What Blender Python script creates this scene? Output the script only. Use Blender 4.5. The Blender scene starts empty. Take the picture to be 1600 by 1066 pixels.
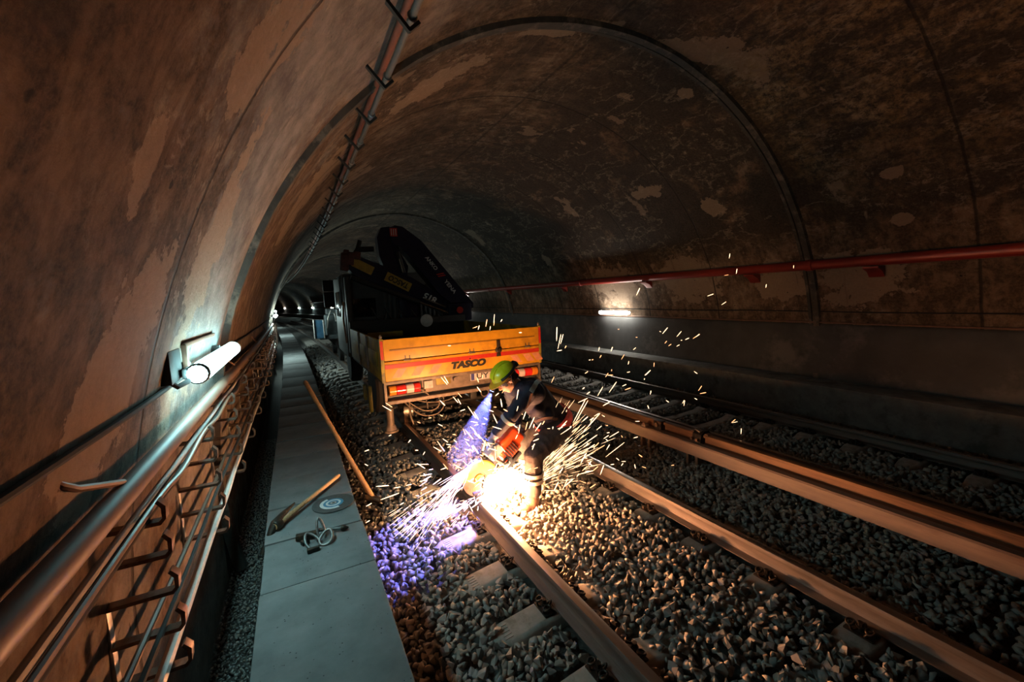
import bpy, bmesh, math, random
import numpy as np
from mathutils import Vector, Matrix, Quaternion, noise
rnd = random.Random(11)
C = bpy.context.scene.collection
sc = bpy.context.scene
PI = math.pi
V = Vector

# ------------------------------------------------------------------ view
sc.view_settings.view_transform = 'Standard'
sc.view_settings.look = 'None'
sc.view_settings.exposure = 0.0
sc.view_settings.gamma = 1.0
sc.view_settings.use_curve_mapping = False
CAM_H, FOC, YAW, PIT, ROLL = 2.0877, 661.06, 0.4737, -0.1087, -0.0461
_cy, _sy = math.cos(YAW), math.sin(YAW)
_f = V((_sy, _cy, 0)); _r = V((_cy, -_sy, 0)); _u = V((0, 0, 1))
_cp, _sp = math.cos(PIT), math.sin(PIT)
_f, _u = _f*_cp + _u*_sp, _u*_cp - _f*_sp
_c, _s = math.cos(ROLL), math.sin(ROLL)
_r, _u = _r*_c + _u*_s, _u*_c - _r*_s
cd = bpy.data.cameras.new('camera')
cam = bpy.data.objects.new('camera', cd); C.objects.link(cam)
cam.matrix_world = Matrix(((_r.x, _u.x, -_f.x, 0), (_r.y, _u.y, -_f.y, 0), (_r.z, _u.z, -_f.z, CAM_H), (0, 0, 0, 1)))
cd.sensor_width = 36.0
cd.lens = FOC/1600*36.0
cd.clip_start = 0.05; cd.clip_end = 400
sc.camera = cam
def project(p):
    d = V(p) - V((0, 0, CAM_H)); z = d.dot(_f)
    if z < .05: return (-1e4, -1e4, z)
    return (800 + FOC*d.dot(_r)/z, 533 - FOC*d.dot(_u)/z, z)

# ------------------------------------------------------------------ the line of the tunnel: straight, then a left-hand curve
def bend(x, y):
    return x - (max(0.0, y - 6.0)**2)/900.0
def B(x, y, z): return V((bend(x, y), y, z))

# ------------------------------------------------------------------ materials
MATS = {}
def nodes_of(name):
    m = bpy.data.materials.new(name); m.use_nodes = True
    nt = m.node_tree; nt.nodes.clear()
    out = nt.nodes.new('ShaderNodeOutputMaterial')
    b = nt.nodes.new('ShaderNodeBsdfPrincipled')
    nt.links.new(b.outputs[0], out.inputs[0])
    return m, nt, b, out
def N(nt, t, **kw):
    n = nt.nodes.new(t)
    for k, v in kw.items():
        if k in ('operation', 'blend_type', 'data_type', 'feature', 'wave_type', 'bands_direction', 'interpolation', 'distance', 'wave_profile'): setattr(n, k, v)
        else: n.inputs[k].default_value = v
    return n
def ramp(nt, stops, interp='LINEAR'):
    r = nt.nodes.new('ShaderNodeValToRGB'); cr = r.color_ramp; cr.interpolation = interp
    while len(cr.elements) > 1: cr.elements.remove(cr.elements[-1])
    for i, (p, c) in enumerate(stops):
        e = cr.elements[0] if i == 0 else cr.elements.new(p)
        e.position = p; e.color = (*c, 1) if len(c) == 3 else c
    return r
def M(name, col, rough=.6, metal=0.0, var=.25, scale=14.0, bump=.15, col2=None, spot=None, coat=0.0, objvar=0.0, detail=5.0, stretch=None):
    """A worn surface: colour broken by noise, rough by a second noise, a light bump."""
    if name in MATS: return MATS[name]
    m, nt, b, out = nodes_of(name); L = nt.links.new
    tc = nt.nodes.new('ShaderNodeTexCoord')
    src = tc.outputs['Object']
    if stretch:
        mp = nt.nodes.new('ShaderNodeMapping'); mp.inputs['Scale'].default_value = stretch
        L(src, mp.inputs[0]); src = mp.outputs[0]
    n1 = N(nt, 'ShaderNodeTexNoise', Scale=scale, Detail=detail, Roughness=.62); L(src, n1.inputs['Vector'])
    c2 = col2 or tuple(c*(1-var) for c in col)
    c1 = tuple(min(1, c*(1+var*.6)) for c in col)
    rp = ramp(nt, [(.32, c2), (.68, c1)]); L(n1.outputs[0], rp.inputs[0])
    colout = rp.outputs[0]
    if spot:
        n2 = N(nt, 'ShaderNodeTexNoise', Scale=scale*.45, Detail=6.0, Roughness=.7); L(src, n2.inputs['Vector'])
        r2 = ramp(nt, [(.52, (0, 0, 0)), (.64, (1, 1, 1))]); L(n2.outputs[0], r2.inputs[0])
        mx = nt.nodes.new('ShaderNodeMixRGB'); L(r2.outputs[0], mx.inputs[0]); L(colout, mx.inputs[1]); mx.inputs[2].default_value = (*spot, 1)
        colout = mx.outputs[0]
    if objvar:
        oi = nt.nodes.new('ShaderNodeObjectInfo')
        mr = N(nt, 'ShaderNodeMapRange'); L(oi.outputs['Random'], mr.inputs[0]); mr.inputs[3].default_value = 1-objvar; mr.inputs[4].default_value = 1+objvar
        hs = nt.nodes.new('ShaderNodeHueSaturation'); L(colout, hs.inputs['Color']); L(mr.outputs[0], hs.inputs['Value']); colout = hs.outputs[0]
    L(colout, b.inputs['Base Color'])
    rr = N(nt, 'ShaderNodeMapRange'); L(n1.outputs[0], rr.inputs[0]); rr.inputs[3].default_value = max(.03, rough-.12); rr.inputs[4].default_value = min(1, rough+.12)
    L(rr.outputs[0], b.inputs['Roughness'])
    b.inputs['Metallic'].default_value = metal
    if coat: b.inputs['Coat Weight'].default_value = coat
    if bump:
        bp = N(nt, 'ShaderNodeBump', Strength=bump, Distance=.01); L(n1.outputs[0], bp.inputs['Height']); L(bp.outputs[0], b.inputs['Normal'])
    MATS[name] = m
    return m
def glow(name, col, strength, var=0.0):
    if name in MATS: return MATS[name]
    m, nt, b, out = nodes_of(name)
    b.inputs['Base Color'].default_value = (.8, .8, .8, 1)
    tc = nt.nodes.new('ShaderNodeTexCoord'); n = N(nt, 'ShaderNodeTexNoise', Scale=3.0); nt.links.new(tc.outputs['Object'], n.inputs['Vector'])
    rp = ramp(nt, [(.3, tuple(c*(1-var) for c in col)), (.7, col)]); nt.links.new(n.outputs[0], rp.inputs[0])
    nt.links.new(rp.outputs[0], b.inputs['Emission Color'])
    b.inputs['Emission Strength'].default_value = strength
    MATS[name] = m; return m

# ------------------------------------------------------------------ meshes
class MB:
    """Collects shapes in world coordinates and links them as ONE mesh object."""
    def __init__(s): s.v = []; s.f = []; s.uv = None
    def add(s, vs, fs):
        o = len(s.v); s.v += [tuple(v) for v in vs]; s.f += [tuple(i+o for i in f) for f in fs]; return s
    def box(s, c, d, rot=None, bev=0.0):
        c = V(c); hx, hy, hz = (x/2 for x in d)
        if bev > 0:
            bm = bmesh.new(); bmesh.ops.create_cube(bm, size=1.0)
            for v in bm.verts: v.co = V((v.co.x*d[0], v.co.y*d[1], v.co.z*d[2]))
            bmesh.ops.bevel(bm, geom=list(bm.edges), offset=bev, segments=2, affect='EDGES', profile=.6)
            vs = [v.co.copy() for v in bm.verts]; bm.verts.index_update()
            fs = [tuple(v.index for v in f.verts) for f in bm.faces]; bm.free()
        else:
            vs = [V((sx*hx, sy*hy, sz*hz)) for sx in (-1, 1) for sy in (-1, 1) for sz in (-1, 1)]
            fs = [(0, 1, 3, 2), (4, 6, 7, 5), (0, 4, 5, 1), (2, 3, 7, 6), (0, 2, 6, 4), (1, 5, 7, 3)]
        if rot is not None: vs = [rot @ v for v in vs]
        return s.add([c+v for v in vs], fs)
    def box2(s, a, b, bev=0.0):
        return s.box([(p+q)/2 for p, q in zip(a, b)], [abs(q-p) for p, q in zip(a, b)], None, bev)
    def tube(s, pts, r, n=10, cap=True, closed=False):
        pts = [V(p) for p in pts]; m = len(pts)
        rs = r if isinstance(r, (list, tuple)) else [r]*m
        prev = None; vs = []
        for i, p in enumerate(pts):
            a = pts[i-1] if i else (pts[-1] if closed else p); b = pts[(i+1) % m] if (i < m-1 or closed) else p
            t = (b-a).normalized()
            if prev is None:
                prev = t.orthogonal().normalized()
            prev = (prev - t*prev.dot(t)); prev = prev.normalized() if prev.length > 1e-6 else t.orthogonal().normalized()
            q = t.cross(prev)
            for k in range(n):
                an = 2*PI*k/n; vs.append(p + (prev*math.cos(an)+q*math.sin(an))*rs[i])
        fs = []
        for i in range(m if closed else m-1):
            for k in range(n):
                j = (i+1) % m
                fs.append((i*n+k, i*n+(k+1) % n, j*n+(k+1) % n, j*n+k))
        if cap and not closed:
            fs.append(tuple(reversed(range(n)))); fs.append(tuple((m-1)*n+k for k in range(n)))
        return s.add(vs, fs)
    def cyl(s, a, b, r, r2=None, n=20):
        return s.tube([a, b], [r, r if r2 is None else r2], n)
    def lathe(s, prof, c, axis=(0, 0, 1), n=24):
        """prof: (radius, height) pairs along the axis from c."""
        ax = V(axis).normalized(); e = ax.orthogonal().normalized(); g = ax.cross(e); c = V(c); vs = []; fs = []
        for (r, h) in prof:
            for k in range(n):
                an = 2*PI*k/n; vs.append(c + ax*h + (e*math.cos(an)+g*math.sin(an))*max(r, 1e-5))
        for i in range(len(prof)-1):
            for k in range(n): fs.append((i*n+k, i*n+(k+1) % n, (i+1)*n+(k+1) % n, (i+1)*n+k))
        fs.append(tuple(reversed(range(n)))); fs.append(tuple((len(prof)-1)*n+k for k in range(n)))
        return s.add(vs, fs)
    def ball(s, c, r, rot=None, nu=16, nv=10):
        c = V(c); rr = r if isinstance(r, (tuple, list)) else (r, r, r); vs = []; fs = []
        for j in range(nv+1):
            th = PI*j/nv
            for k in range(nu):
                ph = 2*PI*k/nu
                p = V((rr[0]*math.sin(th)*math.cos(ph), rr[1]*math.sin(th)*math.sin(ph), rr[2]*math.cos(th)))
                vs.append(c + (rot @ p if rot is not None else p))
        for j in range(nv):
            for k in range(nu):
                fs.append((j*nu+k, (j+1)*nu+k, (j+1)*nu+(k+1) % nu, j*nu+(k+1) % nu))
        return s.add(vs, fs)
    def capsule(s, a, b, r0, r1, n=16, flat=None):
        a, b = V(a), V(b); t = (b-a).normalized() if (b-a).length > 1e-6 else V((0, 0, 1))
        pts = []; rs = []
        for k in range(6): an = PI/2*(1-k/5.0); pts.append(a - t*r0*math.sin(an)); rs.append(max(r0*math.cos(an), 1e-4))
        for k in range(6): an = PI/2*k/5.0; pts.append(b + t*r1*math.sin(an)); rs.append(max(r1*math.cos(an), 1e-4))
        return s.tube(pts, rs, n)
    def prism_y(s, poly, y0, y1, bev=0):
        """polygon in the X-Z plane, extruded along Y."""
        n = len(poly); vs = [V((x, y0, z)) for x, z in poly]+[V((x, y1, z)) for x, z in poly]
        fs = [tuple(range(n)), tuple(reversed(range(n, 2*n)))]
        fs += [(i, i+n, (i+1) % n+n, (i+1) % n) for i in range(n)]
        return s.add(vs, fs)
    def prism(s, poly, o, e1, e2, e3, th):
        n = len(poly); o, e1, e2, e3 = V(o), V(e1), V(e2), V(e3)
        vs = [o+e1*a+e2*b for a, b in poly]; vs += [v+e3*th for v in vs]
        fs = [tuple(range(n)), tuple(reversed(range(n, 2*n)))]+[(i, i+n, (i+1) % n+n, (i+1) % n) for i in range(n)]
        return s.add(vs, fs)
    def sweep(s, prof, ys, closed=True):
        """profile (x, z) swept along the tunnel, following its bend."""
        n = len(prof); vs = []; fs = []
        for y in ys:
            for x, z in prof: vs.append((bend(x, y), y, z))
        for i in range(len(ys)-1):
            for k in range(n if closed else n-1):
                fs.append((i*n+k, i*n+(k+1) % n, (i+1)*n+(k+1) % n, (i+1)*n+k))
        if closed: fs.append(tuple(range(n))); fs.append(tuple(reversed(range((len(ys)-1)*n, len(ys)*n))))
        return s.add(vs, fs)
    def mesh(s, name, mat, origin=(0, 0, 0), smooth=True, ang=38):
        me = bpy.data.meshes.new(name)
        o = V(origin)
        me.from_pydata([tuple(V(v)-o) for v in s.v], [], s.f)
        bm = bmesh.new(); bm.from_mesh(me); bmesh.ops.recalc_face_normals(bm, faces=list(bm.faces)); bm.to_mesh(me); bm.free()
        if mat: me.materials.append(mat)
        if smooth:
            me.polygons.foreach_set('use_smooth', [True]*len(me.polygons))
            me.set_sharp_from_angle(angle=math.radians(ang))
        me.update()
        return me
    def centre(s):
        xs = [v[0] for v in s.v]; ys = [v[1] for v in s.v]; zs = [v[2] for v in s.v]
        return ((min(xs)+max(xs))/2, (min(ys)+max(ys))/2, min(zs))
    def part(s, name, mat, parent, label=None, smooth=True, ang=38, stuff=False):
        o = worigin(parent)
        ob = bpy.data.objects.new(name, s.mesh(name, mat, o, smooth, ang)); C.objects.link(ob); ob.parent = parent
        ob['_o'] = 0
        if label: ob['label'] = label
        if stuff: ob['kind'] = 'stuff'
        return ob
    def thing(s, name, mat, label, cat, group=None, smooth=True, ang=38, kind=None, origin=None):
        o = origin or s.centre()
        ob = bpy.data.objects.new(name, s.mesh(name, mat, o, smooth, ang)); C.objects.link(ob); ob.location = o
        return tag(ob, label, cat, group, kind)
def worigin(o):
    p = V((0, 0, 0))
    while o is not None: p = p + o.location; o = o.parent
    return p
def tag(ob, label, cat, group=None, kind=None):
    if label: ob['label'] = label
    if cat: ob['category'] = cat
    if group: ob['group'] = group
    if kind: ob['kind'] = kind
    return ob
def empty(name, loc, label, cat, group=None):
    o = bpy.data.objects.new(name, None); C.objects.link(o); o.location = loc; o.empty_display_size = .1
    return tag(o, label, cat, group)
def clone(root, loc, label, group=None, rotz=None):
    r = root.copy(); C.objects.link(r); r.location = loc; r['label'] = label
    if rotz is not None: r.rotation_euler = (0, 0, rotz)
    if group: r['group'] = group
    for ch in list(root.children):
        c = ch.copy(); C.objects.link(c); c.parent = r
        for g in list(ch.children):
            d = g.copy(); C.objects.link(d); d.parent = c
    return r
def structure(ob): ob['kind'] = 'structure'; return ob
def ordinal(i): return ['first', 'second', 'third', 'fourth', 'fifth', 'sixth', 'seventh', 'eighth', 'ninth', 'tenth', 'eleventh', 'twelfth'][i]

# ------------------------------------------------------------------ tunnel lining
XC, ZC, RC = 3.45, .82, 4.07
def lining_mat():
    m, nt, b, out = nodes_of('stained_concrete_lining'); L = nt.links.new
    uv = nt.nodes.new('ShaderNodeUVMap'); uv.uv_map = 'lining'
    sep = nt.nodes.new('ShaderNodeSeparateXYZ'); L(uv.outputs[0], sep.inputs[0])
    def mapped(sx, sy):
        mp = nt.nodes.new('ShaderNodeMapping'); mp.inputs['Scale'].default_value = (sx, sy, 1); L(uv.outputs[0], mp.inputs[0]); return mp.outputs[0]
    def nz(vec, scale, detail=8, rough=.62, dist=0.0):
        n = N(nt, 'ShaderNodeTexNoise', Scale=scale, Detail=float(detail), Roughness=rough, Distortion=dist); L(vec, n.inputs['Vector']); return n.outputs[0]
    def mix(fac, a, bcol):
        mx = nt.nodes.new('ShaderNodeMixRGB'); L(fac, mx.inputs[0])
        for i, c in ((1, a), (2, bcol)):
            if isinstance(c, tuple): mx.inputs[i].default_value = (*c, 1)
            else: L(c, mx.inputs[i])
        return mx.outputs[0]
    def rmp(v, a, bb):
        r = N(nt, 'ShaderNodeMapRange'); L(v, r.inputs[0]); r.inputs[1].default_value = a; r.inputs[2].default_value = bb; r.clamp = True; return r.outputs[0]
    def mth(op, a, bb=None):
        n = nt.nodes.new('ShaderNodeMath'); n.operation = op
        for i, x in ((0, a), (1, bb)):
            if x is None: continue
            if isinstance(x, (int, float)): n.inputs[i].default_value = x
            else: L(x, n.inputs[i])
        return n.outputs[0]
    U, W = sep.outputs[0], sep.outputs[1]
    big = nz(mapped(1, 1), .6, 10, .72)
    streak = nz(mapped(2.4, .6), 1.5, 9, .72, .2)
    mid = nz(mapped(1, 1), 3.2, 11, .76)
    fine = nz(mapped(1, 1), 30, 6, .75)
    blot = nz(mapped(1.15, .8), 5.5, 8, .7, .25)
    # bare concrete showing through brown grime, more of it low on the walls
    grime = mix(rmp(fine, .35, .65), (.034, .021, .014), (.105, .066, .042))
    col = mix(rmp(blot, .46, .62), grime, (.165, .108, .070))
    bare = mth('ADD', mth('MULTIPLY', streak, .5), mth('MULTIPLY', big, .5))
    col = mix(mth('MULTIPLY', rmp(bare, .50, .60), mth('MULTIPLY', rmp(mid, .36, .56), .85)), col, (.26, .19, .135))
    flank = rmp(W, 4.6, 9.0); low = rmp(W, 12.4, 11.8); high = mth('MULTIPLY', flank, low)
    # cool grey cement skin around the first joints of the near flank
    grey = mth('MULTIPLY', rmp(mth('ADD', big, mth('MULTIPLY', mth('ABSOLUTE', mth('SUBTRACT', U, 3.0)), -.085)), .36, .44), rmp(W, 6.2, 4.8))
    col = mix(mth('MULTIPLY', grey, .8), col, mix(rmp(mid, .4, .62), (.115, .105, .10), (.25, .225, .205)))
    # black soot, heavy on the far flank; lens vignette painted in at the near end
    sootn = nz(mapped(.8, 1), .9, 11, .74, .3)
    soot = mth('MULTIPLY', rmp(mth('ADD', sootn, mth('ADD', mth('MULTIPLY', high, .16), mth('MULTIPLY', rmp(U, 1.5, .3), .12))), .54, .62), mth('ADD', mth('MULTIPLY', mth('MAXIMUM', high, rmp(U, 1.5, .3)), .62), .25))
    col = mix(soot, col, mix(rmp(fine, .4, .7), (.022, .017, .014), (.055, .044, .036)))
    # sharp-edged pale patches where the skin has peeled
    peeln = nz(mapped(.75, .55), 1.15, 6, .6)
    peel = mth('MULTIPLY', rmp(peeln, .64, .652), .8)
    edge = mth('MULTIPLY', mth('SUBTRACT', nz(mapped(1, 1), 3.0, 8, .68), .5), 3.6)
    for (pu, pv, ru, rv, k) in ((1.75, 3.49, .17, .26, 0), (2.45, 3.05, .22, .36, .5), (2.42, 2.70, .30, .22, 0), (1.34, 2.98, .07, .12, 0), (1.62, 2.40, .25, .38, -.35), (1.93, 3.70, .12, .22, 0), (2.35, 2.2, .16, .26, 0),
                                (3.5, 8.64, .26, .55, .55), (3.3, 9.15, .18, .3, 0), (2.62, 11.32, .13, .07, 0), (2.6, 11.96, .15, .10, 0), (5.02, 11.24, .20, .20, .4), (4.79, 5.7, .32, .55, .5), (3.86, 7.82, .06, .16, 0), (4.14, 9.16, .10, .12, 0),
                                (6.1, 10.57, .35, .16, .2), (4.0, 6.88, .08, .4, 0), (3.13, 12.75, .55, .42, 0), (4.3, 12.75, .45, .40, 0), (6.2, 12.6, .8, .5, 0), (8.4, 12.6, .9, .5, 0), (5.6, 4.0, .5, .7, .3), (7.5, 4.6, .6, .9, 0)):
        du = mth('DIVIDE', mth('SUBTRACT', mth('ADD', U, mth('MULTIPLY', W, k)), pu+k*pv), ru); dv = mth('DIVIDE', mth('SUBTRACT', W, pv), rv)
        d_ = mth('SQRT', mth('ADD', mth('MULTIPLY', du, du), mth('MULTIPLY', dv, dv)))
        peel = mth('MAXIMUM', peel, rmp(mth('ADD', d_, edge), 1.0, .93))
    col = mix(mth('MULTIPLY', peel, .85), col, mix(rmp(fine, .3, .7), (.215, .150, .105), (.275, .200, .142)))
    # ochre crust spread over the far flank before the first ring strip
    crust = mth('MULTIPLY', mth('MULTIPLY', rmp(U, 3.75, 3.5), rmp(mth('ABSOLUTE', mth('SUBTRACT', W, 9.9)), 1.9, .7)), rmp(nz(mapped(.9, 1.6), 1.5, 9, .72, .3), .44, .56))
    col = mix(mth('MULTIPLY', crust, rmp(nz(mapped(1, 1), 12, 9, .78), .42, .58)), col, mix(rmp(mid, .4, .6), (.165, .105, .045), (.29, .215, .13)))
    # white bloom and thin seepage veins
    blo = nz(mapped(1, 1), 9.0, 10, .8, .4)
    zone = rmp(nz(mapped(1, 1), .75, 5, .55), .50, .60)
    bloom = mth('MULTIPLY', mth('MULTIPLY', rmp(blo, .53, .66), zone), .55)
    vein = mth('ABSOLUTE', mth('SUBTRACT', nz(mapped(.55, 1.2), 1.1, 7, .6), .5))
    vein = mth('MULTIPLY', mth('MULTIPLY', rmp(vein, .012, .004), rmp(blo, .42, .55)), mth('ADD', mth('MULTIPLY', high, .22), .05))
    col = mix(mth('MAXIMUM', bloom, vein), col, (.44, .37, .28))
    # rust-brown vertical runs and small black pits
    runs = nz(mapped(5.5, .28), 1.6, 8, .66)
    col = mix(mth('MULTIPLY', rmp(runs, .60, .72), .6), col, (.05, .028, .017))
    pit = nz(mapped(1, 1), 13, 2, .5)
    col = mix(mth('MULTIPLY', rmp(pit, .72, .76), .9), col, (.014, .010, .008))
    # cast-section joints every 1.8 m and one seam along the crown
    uw = mth('ADD', U, mth('MULTIPLY', mth('SUBTRACT', big, .5), .10))
    fr = mth('FRACT', mth('DIVIDE', mth('SUBTRACT', uw, 0.15), 1.8))
    dj = mth('ABSOLUTE', mth('SUBTRACT', fr, .5))
    joint = rmp(dj, .4955, .4895)      # 0 on the joint
    joint = mth('SUBTRACT', 1.0, joint)
    crown = mth('SUBTRACT', 1.0, rmp(mth('ABSOLUTE', mth('SUBTRACT', W, 7.45)), .012, .03))
    line = mth('MAXIMUM', mth('MULTIPLY', joint, .75), mth('MULTIPLY', crown, .5))
    col = mix(line, col, (.018, .014, .012))
    L(col, b.inputs['Base Color'])
    b.inputs['Roughness'].default_value = .88
    b.inputs['Specular IOR Level'].default_value = .25
    hgt = mth('ADD', mth('MULTIPLY', mid, .9), mth('ADD', mth('MULTIPLY', fine, .3), mth('MULTIPLY', peel, -.12)))
    hgt = mth('SUBTRACT', hgt, mth('MULTIPLY', line, .8))
    bp = N(nt, 'ShaderNodeBump', Strength=.7, Distance=.035); L(hgt, bp.inputs['Height']); L(bp.outputs[0], b.inputs['Normal'])
    return m
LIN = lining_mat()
YS = [-7+.5*i for i in range(0, 80)] + [33+1.5*i for i in range(0, 90)]
def tunnel():
    prof = []                                    # (x, z, arc length)
    for k in range(7): prof.append((XC-RC, -.45+(ZC+.45)*k/6.0))
    for k in range(1, 121):
        a = PI - PI*k/120; prof.append((XC+RC*math.cos(a), ZC+RC*math.sin(a)))
    for k in range(1, 7): prof.append((XC+RC, ZC-(ZC+.45)*k/6.0))
    s = [0.0]
    for (a, b) in zip(prof, prof[1:]): s.append(s[-1]+math.hypot(b[0]-a[0], b[1]-a[1]))
    cut1, cut2 = 6+26, 6+120-26
    for name, i0, i1 in (('wall_left', 0, cut1), ('ceiling', cut1, cut2), ('wall_right', cut2, len(prof)-1)):
        P = prof[i0:i1+1]; S = s[i0:i1+1]; n = len(P)
        vs = [(bend(x, y), y, z) for y in YS for x, z in P]
        fs = [(i*n+k, (i+1)*n+k, (i+1)*n+k+1, i*n+k+1) for i in range(len(YS)-1) for k in range(n-1)]
        me = bpy.data.meshes.new(name); me.from_pydata(vs, [], fs)
        ul = me.uv_layers.new(name='lining')
        vi = np.empty(len(me.loops), dtype=np.int32); me.loops.foreach_get('vertex_index', vi)
        ul.data.foreach_set('uv', np.stack([np.array(YS)[vi//n], np.array(S)[vi % n]], 1).astype(np.float32).ravel())
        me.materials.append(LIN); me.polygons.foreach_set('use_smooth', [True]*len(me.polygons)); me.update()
        ob = bpy.data.objects.new(name, me); C.objects.link(ob); structure(ob)
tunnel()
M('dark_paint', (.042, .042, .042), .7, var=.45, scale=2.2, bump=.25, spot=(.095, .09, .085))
def arcx(z, side=1, r=RC):                      # x of the lining at height z
    if z < ZC: return XC+side*r
    return XC+side*math.sqrt(max(0, r*r-(z-ZC)**2))
# the dark lower band of the wall across the far track, with a ledge on top
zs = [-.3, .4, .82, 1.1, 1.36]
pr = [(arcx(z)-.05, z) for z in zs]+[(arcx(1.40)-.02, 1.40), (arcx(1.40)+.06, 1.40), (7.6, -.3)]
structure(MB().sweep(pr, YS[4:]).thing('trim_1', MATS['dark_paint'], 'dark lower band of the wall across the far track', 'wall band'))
# ring strip standing proud of the lining at the first big joint
M('joint_strip', (.045, .037, .03), .75, var=.5, scale=9, bump=.5, spot=(.14, .11, .085))
def ring(y, w, h, name, label):
    mb = MB(); n = 90
    for (yy, ww, hh) in ((y, w, h), (y+w*1.6, w*.5, h*.6)):
        vs = []; fs = []
        for k in range(n+1):
            a = PI*(1.06-1.12*k/n); cx, sx = math.cos(a), math.sin(a)
            jit = 1+.25*noise.noise((k*.35, y, 0))
            for (dy, dr) in ((-ww, 0.02), (-ww*.7, -hh*jit), (ww*.7, -hh*jit), (ww, .02)):
                vs.append((bend(XC+(RC+dr)*cx, yy), yy+dy, ZC+(RC+dr)*sx))
        for k in range(n):
            for j in range(3): fs.append((k*4+j, k*4+j+1, (k+1)*4+j+1, (k+1)*4+j))
        mb.add(vs, fs)
    return structure(mb.thing(name, MATS['joint_strip'], label, 'joint strip'))
ring(3.78, .06, .045, 'trim_2', 'dark ribbed joint strip arching over the tunnel above the worker')
ring(14.2, .06, .05, 'trim_3', 'dark joint strip arching over the tunnel beyond the crane')
ring(27.0, .06, .05, 'trim_4', 'dark joint strip arching over the tunnel far away')

# ------------------------------------------------------------------ floor under the ballast
M('ballast_bed', (.045, .041, .037), .95, var=.6, scale=40, bump=1.0, detail=9)
fl = MB(); nx = 16
fx = [-.62, -.27, -.15, .9, 1.2]+[1.5+(7.0-1.5)*k/10 for k in range(11)]
vs = []
for y in YS:
    for x in fx: vs.append((bend(x, y), y, (.012 if x < -.2 else -.33) if x < .5 else (-.20 if x < .95 else -.085)))
fs = [(i*nx+k, i*nx+k+1, (i+1)*nx+k+1, (i+1)*nx+k) for i in range(len(YS)-1) for k in range(nx-1)]
fl.add(vs, fs); structure(fl.thing('floor', MATS['ballast_bed'], 'dark track bed under the ballast', 'floor', origin=(0, 0, 0)))
# far curb (walkway edge) of the other track
M('curb_concrete', (.13, .125, .118), .85, var=.35, scale=6, bump=.35, spot=(.06, .056, .052))
pr = [(7.02, -.2), (7.02, .455), (6.985, .46), (6.985, .50), (7.01, .515), (7.6, .515), (7.6, -.2)]
structure(MB().sweep(pr, YS[4:]).thing('trim_5', MATS['curb_concrete'], 'low concrete curb along the wall beyond the far track', 'curb'))

# ------------------------------------------------------------------ near walkway: duct and cover slabs
WZ = .50; WL, WR = -.305, .315
M('duct_concrete', (.10, .095, .09), .9, var=.35, scale=8, bump=.4)
structure(MB().sweep([(WL+.05, -.25), (WL+.05, WZ-.075), (WR-.03, WZ-.075), (WR-.03, -.25)], [y for y in YS if y > -3]).thing('trim_6', MATS['duct_concrete'], 'concrete cable duct under the walkway slabs', 'duct'))
def slab_mat():
    m, nt, b, out = nodes_of('slab_concrete'); L = nt.links.new
    tc = nt.nodes.new('ShaderNodeTexCoord'); oi = nt.nodes.new('ShaderNodeObjectInfo')
    off = nt.nodes.new('ShaderNodeVectorMath'); off.operation = 'ADD'; L(tc.outputs['Object'], off.inputs[0])
    sc_ = nt.nodes.new('ShaderNodeMath'); sc_.operation = 'MULTIPLY'; L(oi.outputs['Random'], sc_.inputs[0]); sc_.inputs[1].default_value = 40; L(sc_.outputs[0], off.inputs[1])
    n1 = N(nt, 'ShaderNodeTexNoise', Scale=5.0, Detail=8.0, Roughness=.65); L(off.outputs[0], n1.inputs['Vector'])
    vo = N(nt, 'ShaderNodeTexVoronoi', Scale=42.0); L(off.outputs[0], vo.inputs['Vector'])
    n2 = N(nt, 'ShaderNodeTexNoise', Scale=11.0, Detail=3.0); L(off.outputs[0], n2.inputs['Vector'])
    r1 = ramp(nt, [(.3, (.115, .118, .118)), (.7, (.19, .193, .192))]); L(n1.outputs[0], r1.inputs[0])
    # air holes: small dark pits, clustered
    pit = nt.nodes.new('ShaderNodeMath'); pit.operation = 'ADD'; L(vo.outputs['Distance'], pit.inputs[0])
    cl = N(nt, 'ShaderNodeMapRange'); L(n2.outputs[0], cl.inputs[0]); cl.inputs[1].default_value = .40; cl.inputs[2].default_value = .62; cl.inputs[3].default_value = .25; cl.inputs[4].default_value = 0.0
    L(cl.outputs[0], pit.inputs[1])
    r2 = ramp(nt, [(.13, (0, 0, 0)), (.19, (1, 1, 1))]); L(pit.outputs[0], r2.inputs[0])
    mx = nt.nodes.new('ShaderNodeMixRGB'); L(r2.outputs[0], mx.inputs[0]); mx.inputs[1].default_value = (.03, .03, .03, 1); L(r1.outputs[0], mx.inputs[2])
    L(mx.outputs[0], b.inputs['Base Color']); b.inputs['Roughness'].default_value = .8
    bp = N(nt, 'ShaderNodeBump', Strength=.35, Distance=.01); L(r2.outputs[0], bp.inputs['Height']); L(bp.outputs[0], b.inputs['Normal'])
    return m
SLAB = slab_mat()
bounds = [.3, 2.604, 3.153, 3.69]
while bounds[-1] < 34: bounds.append(bounds[-1]+(.62 if bounds[-1] < 8 else 1.2))
protos = {}
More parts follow.
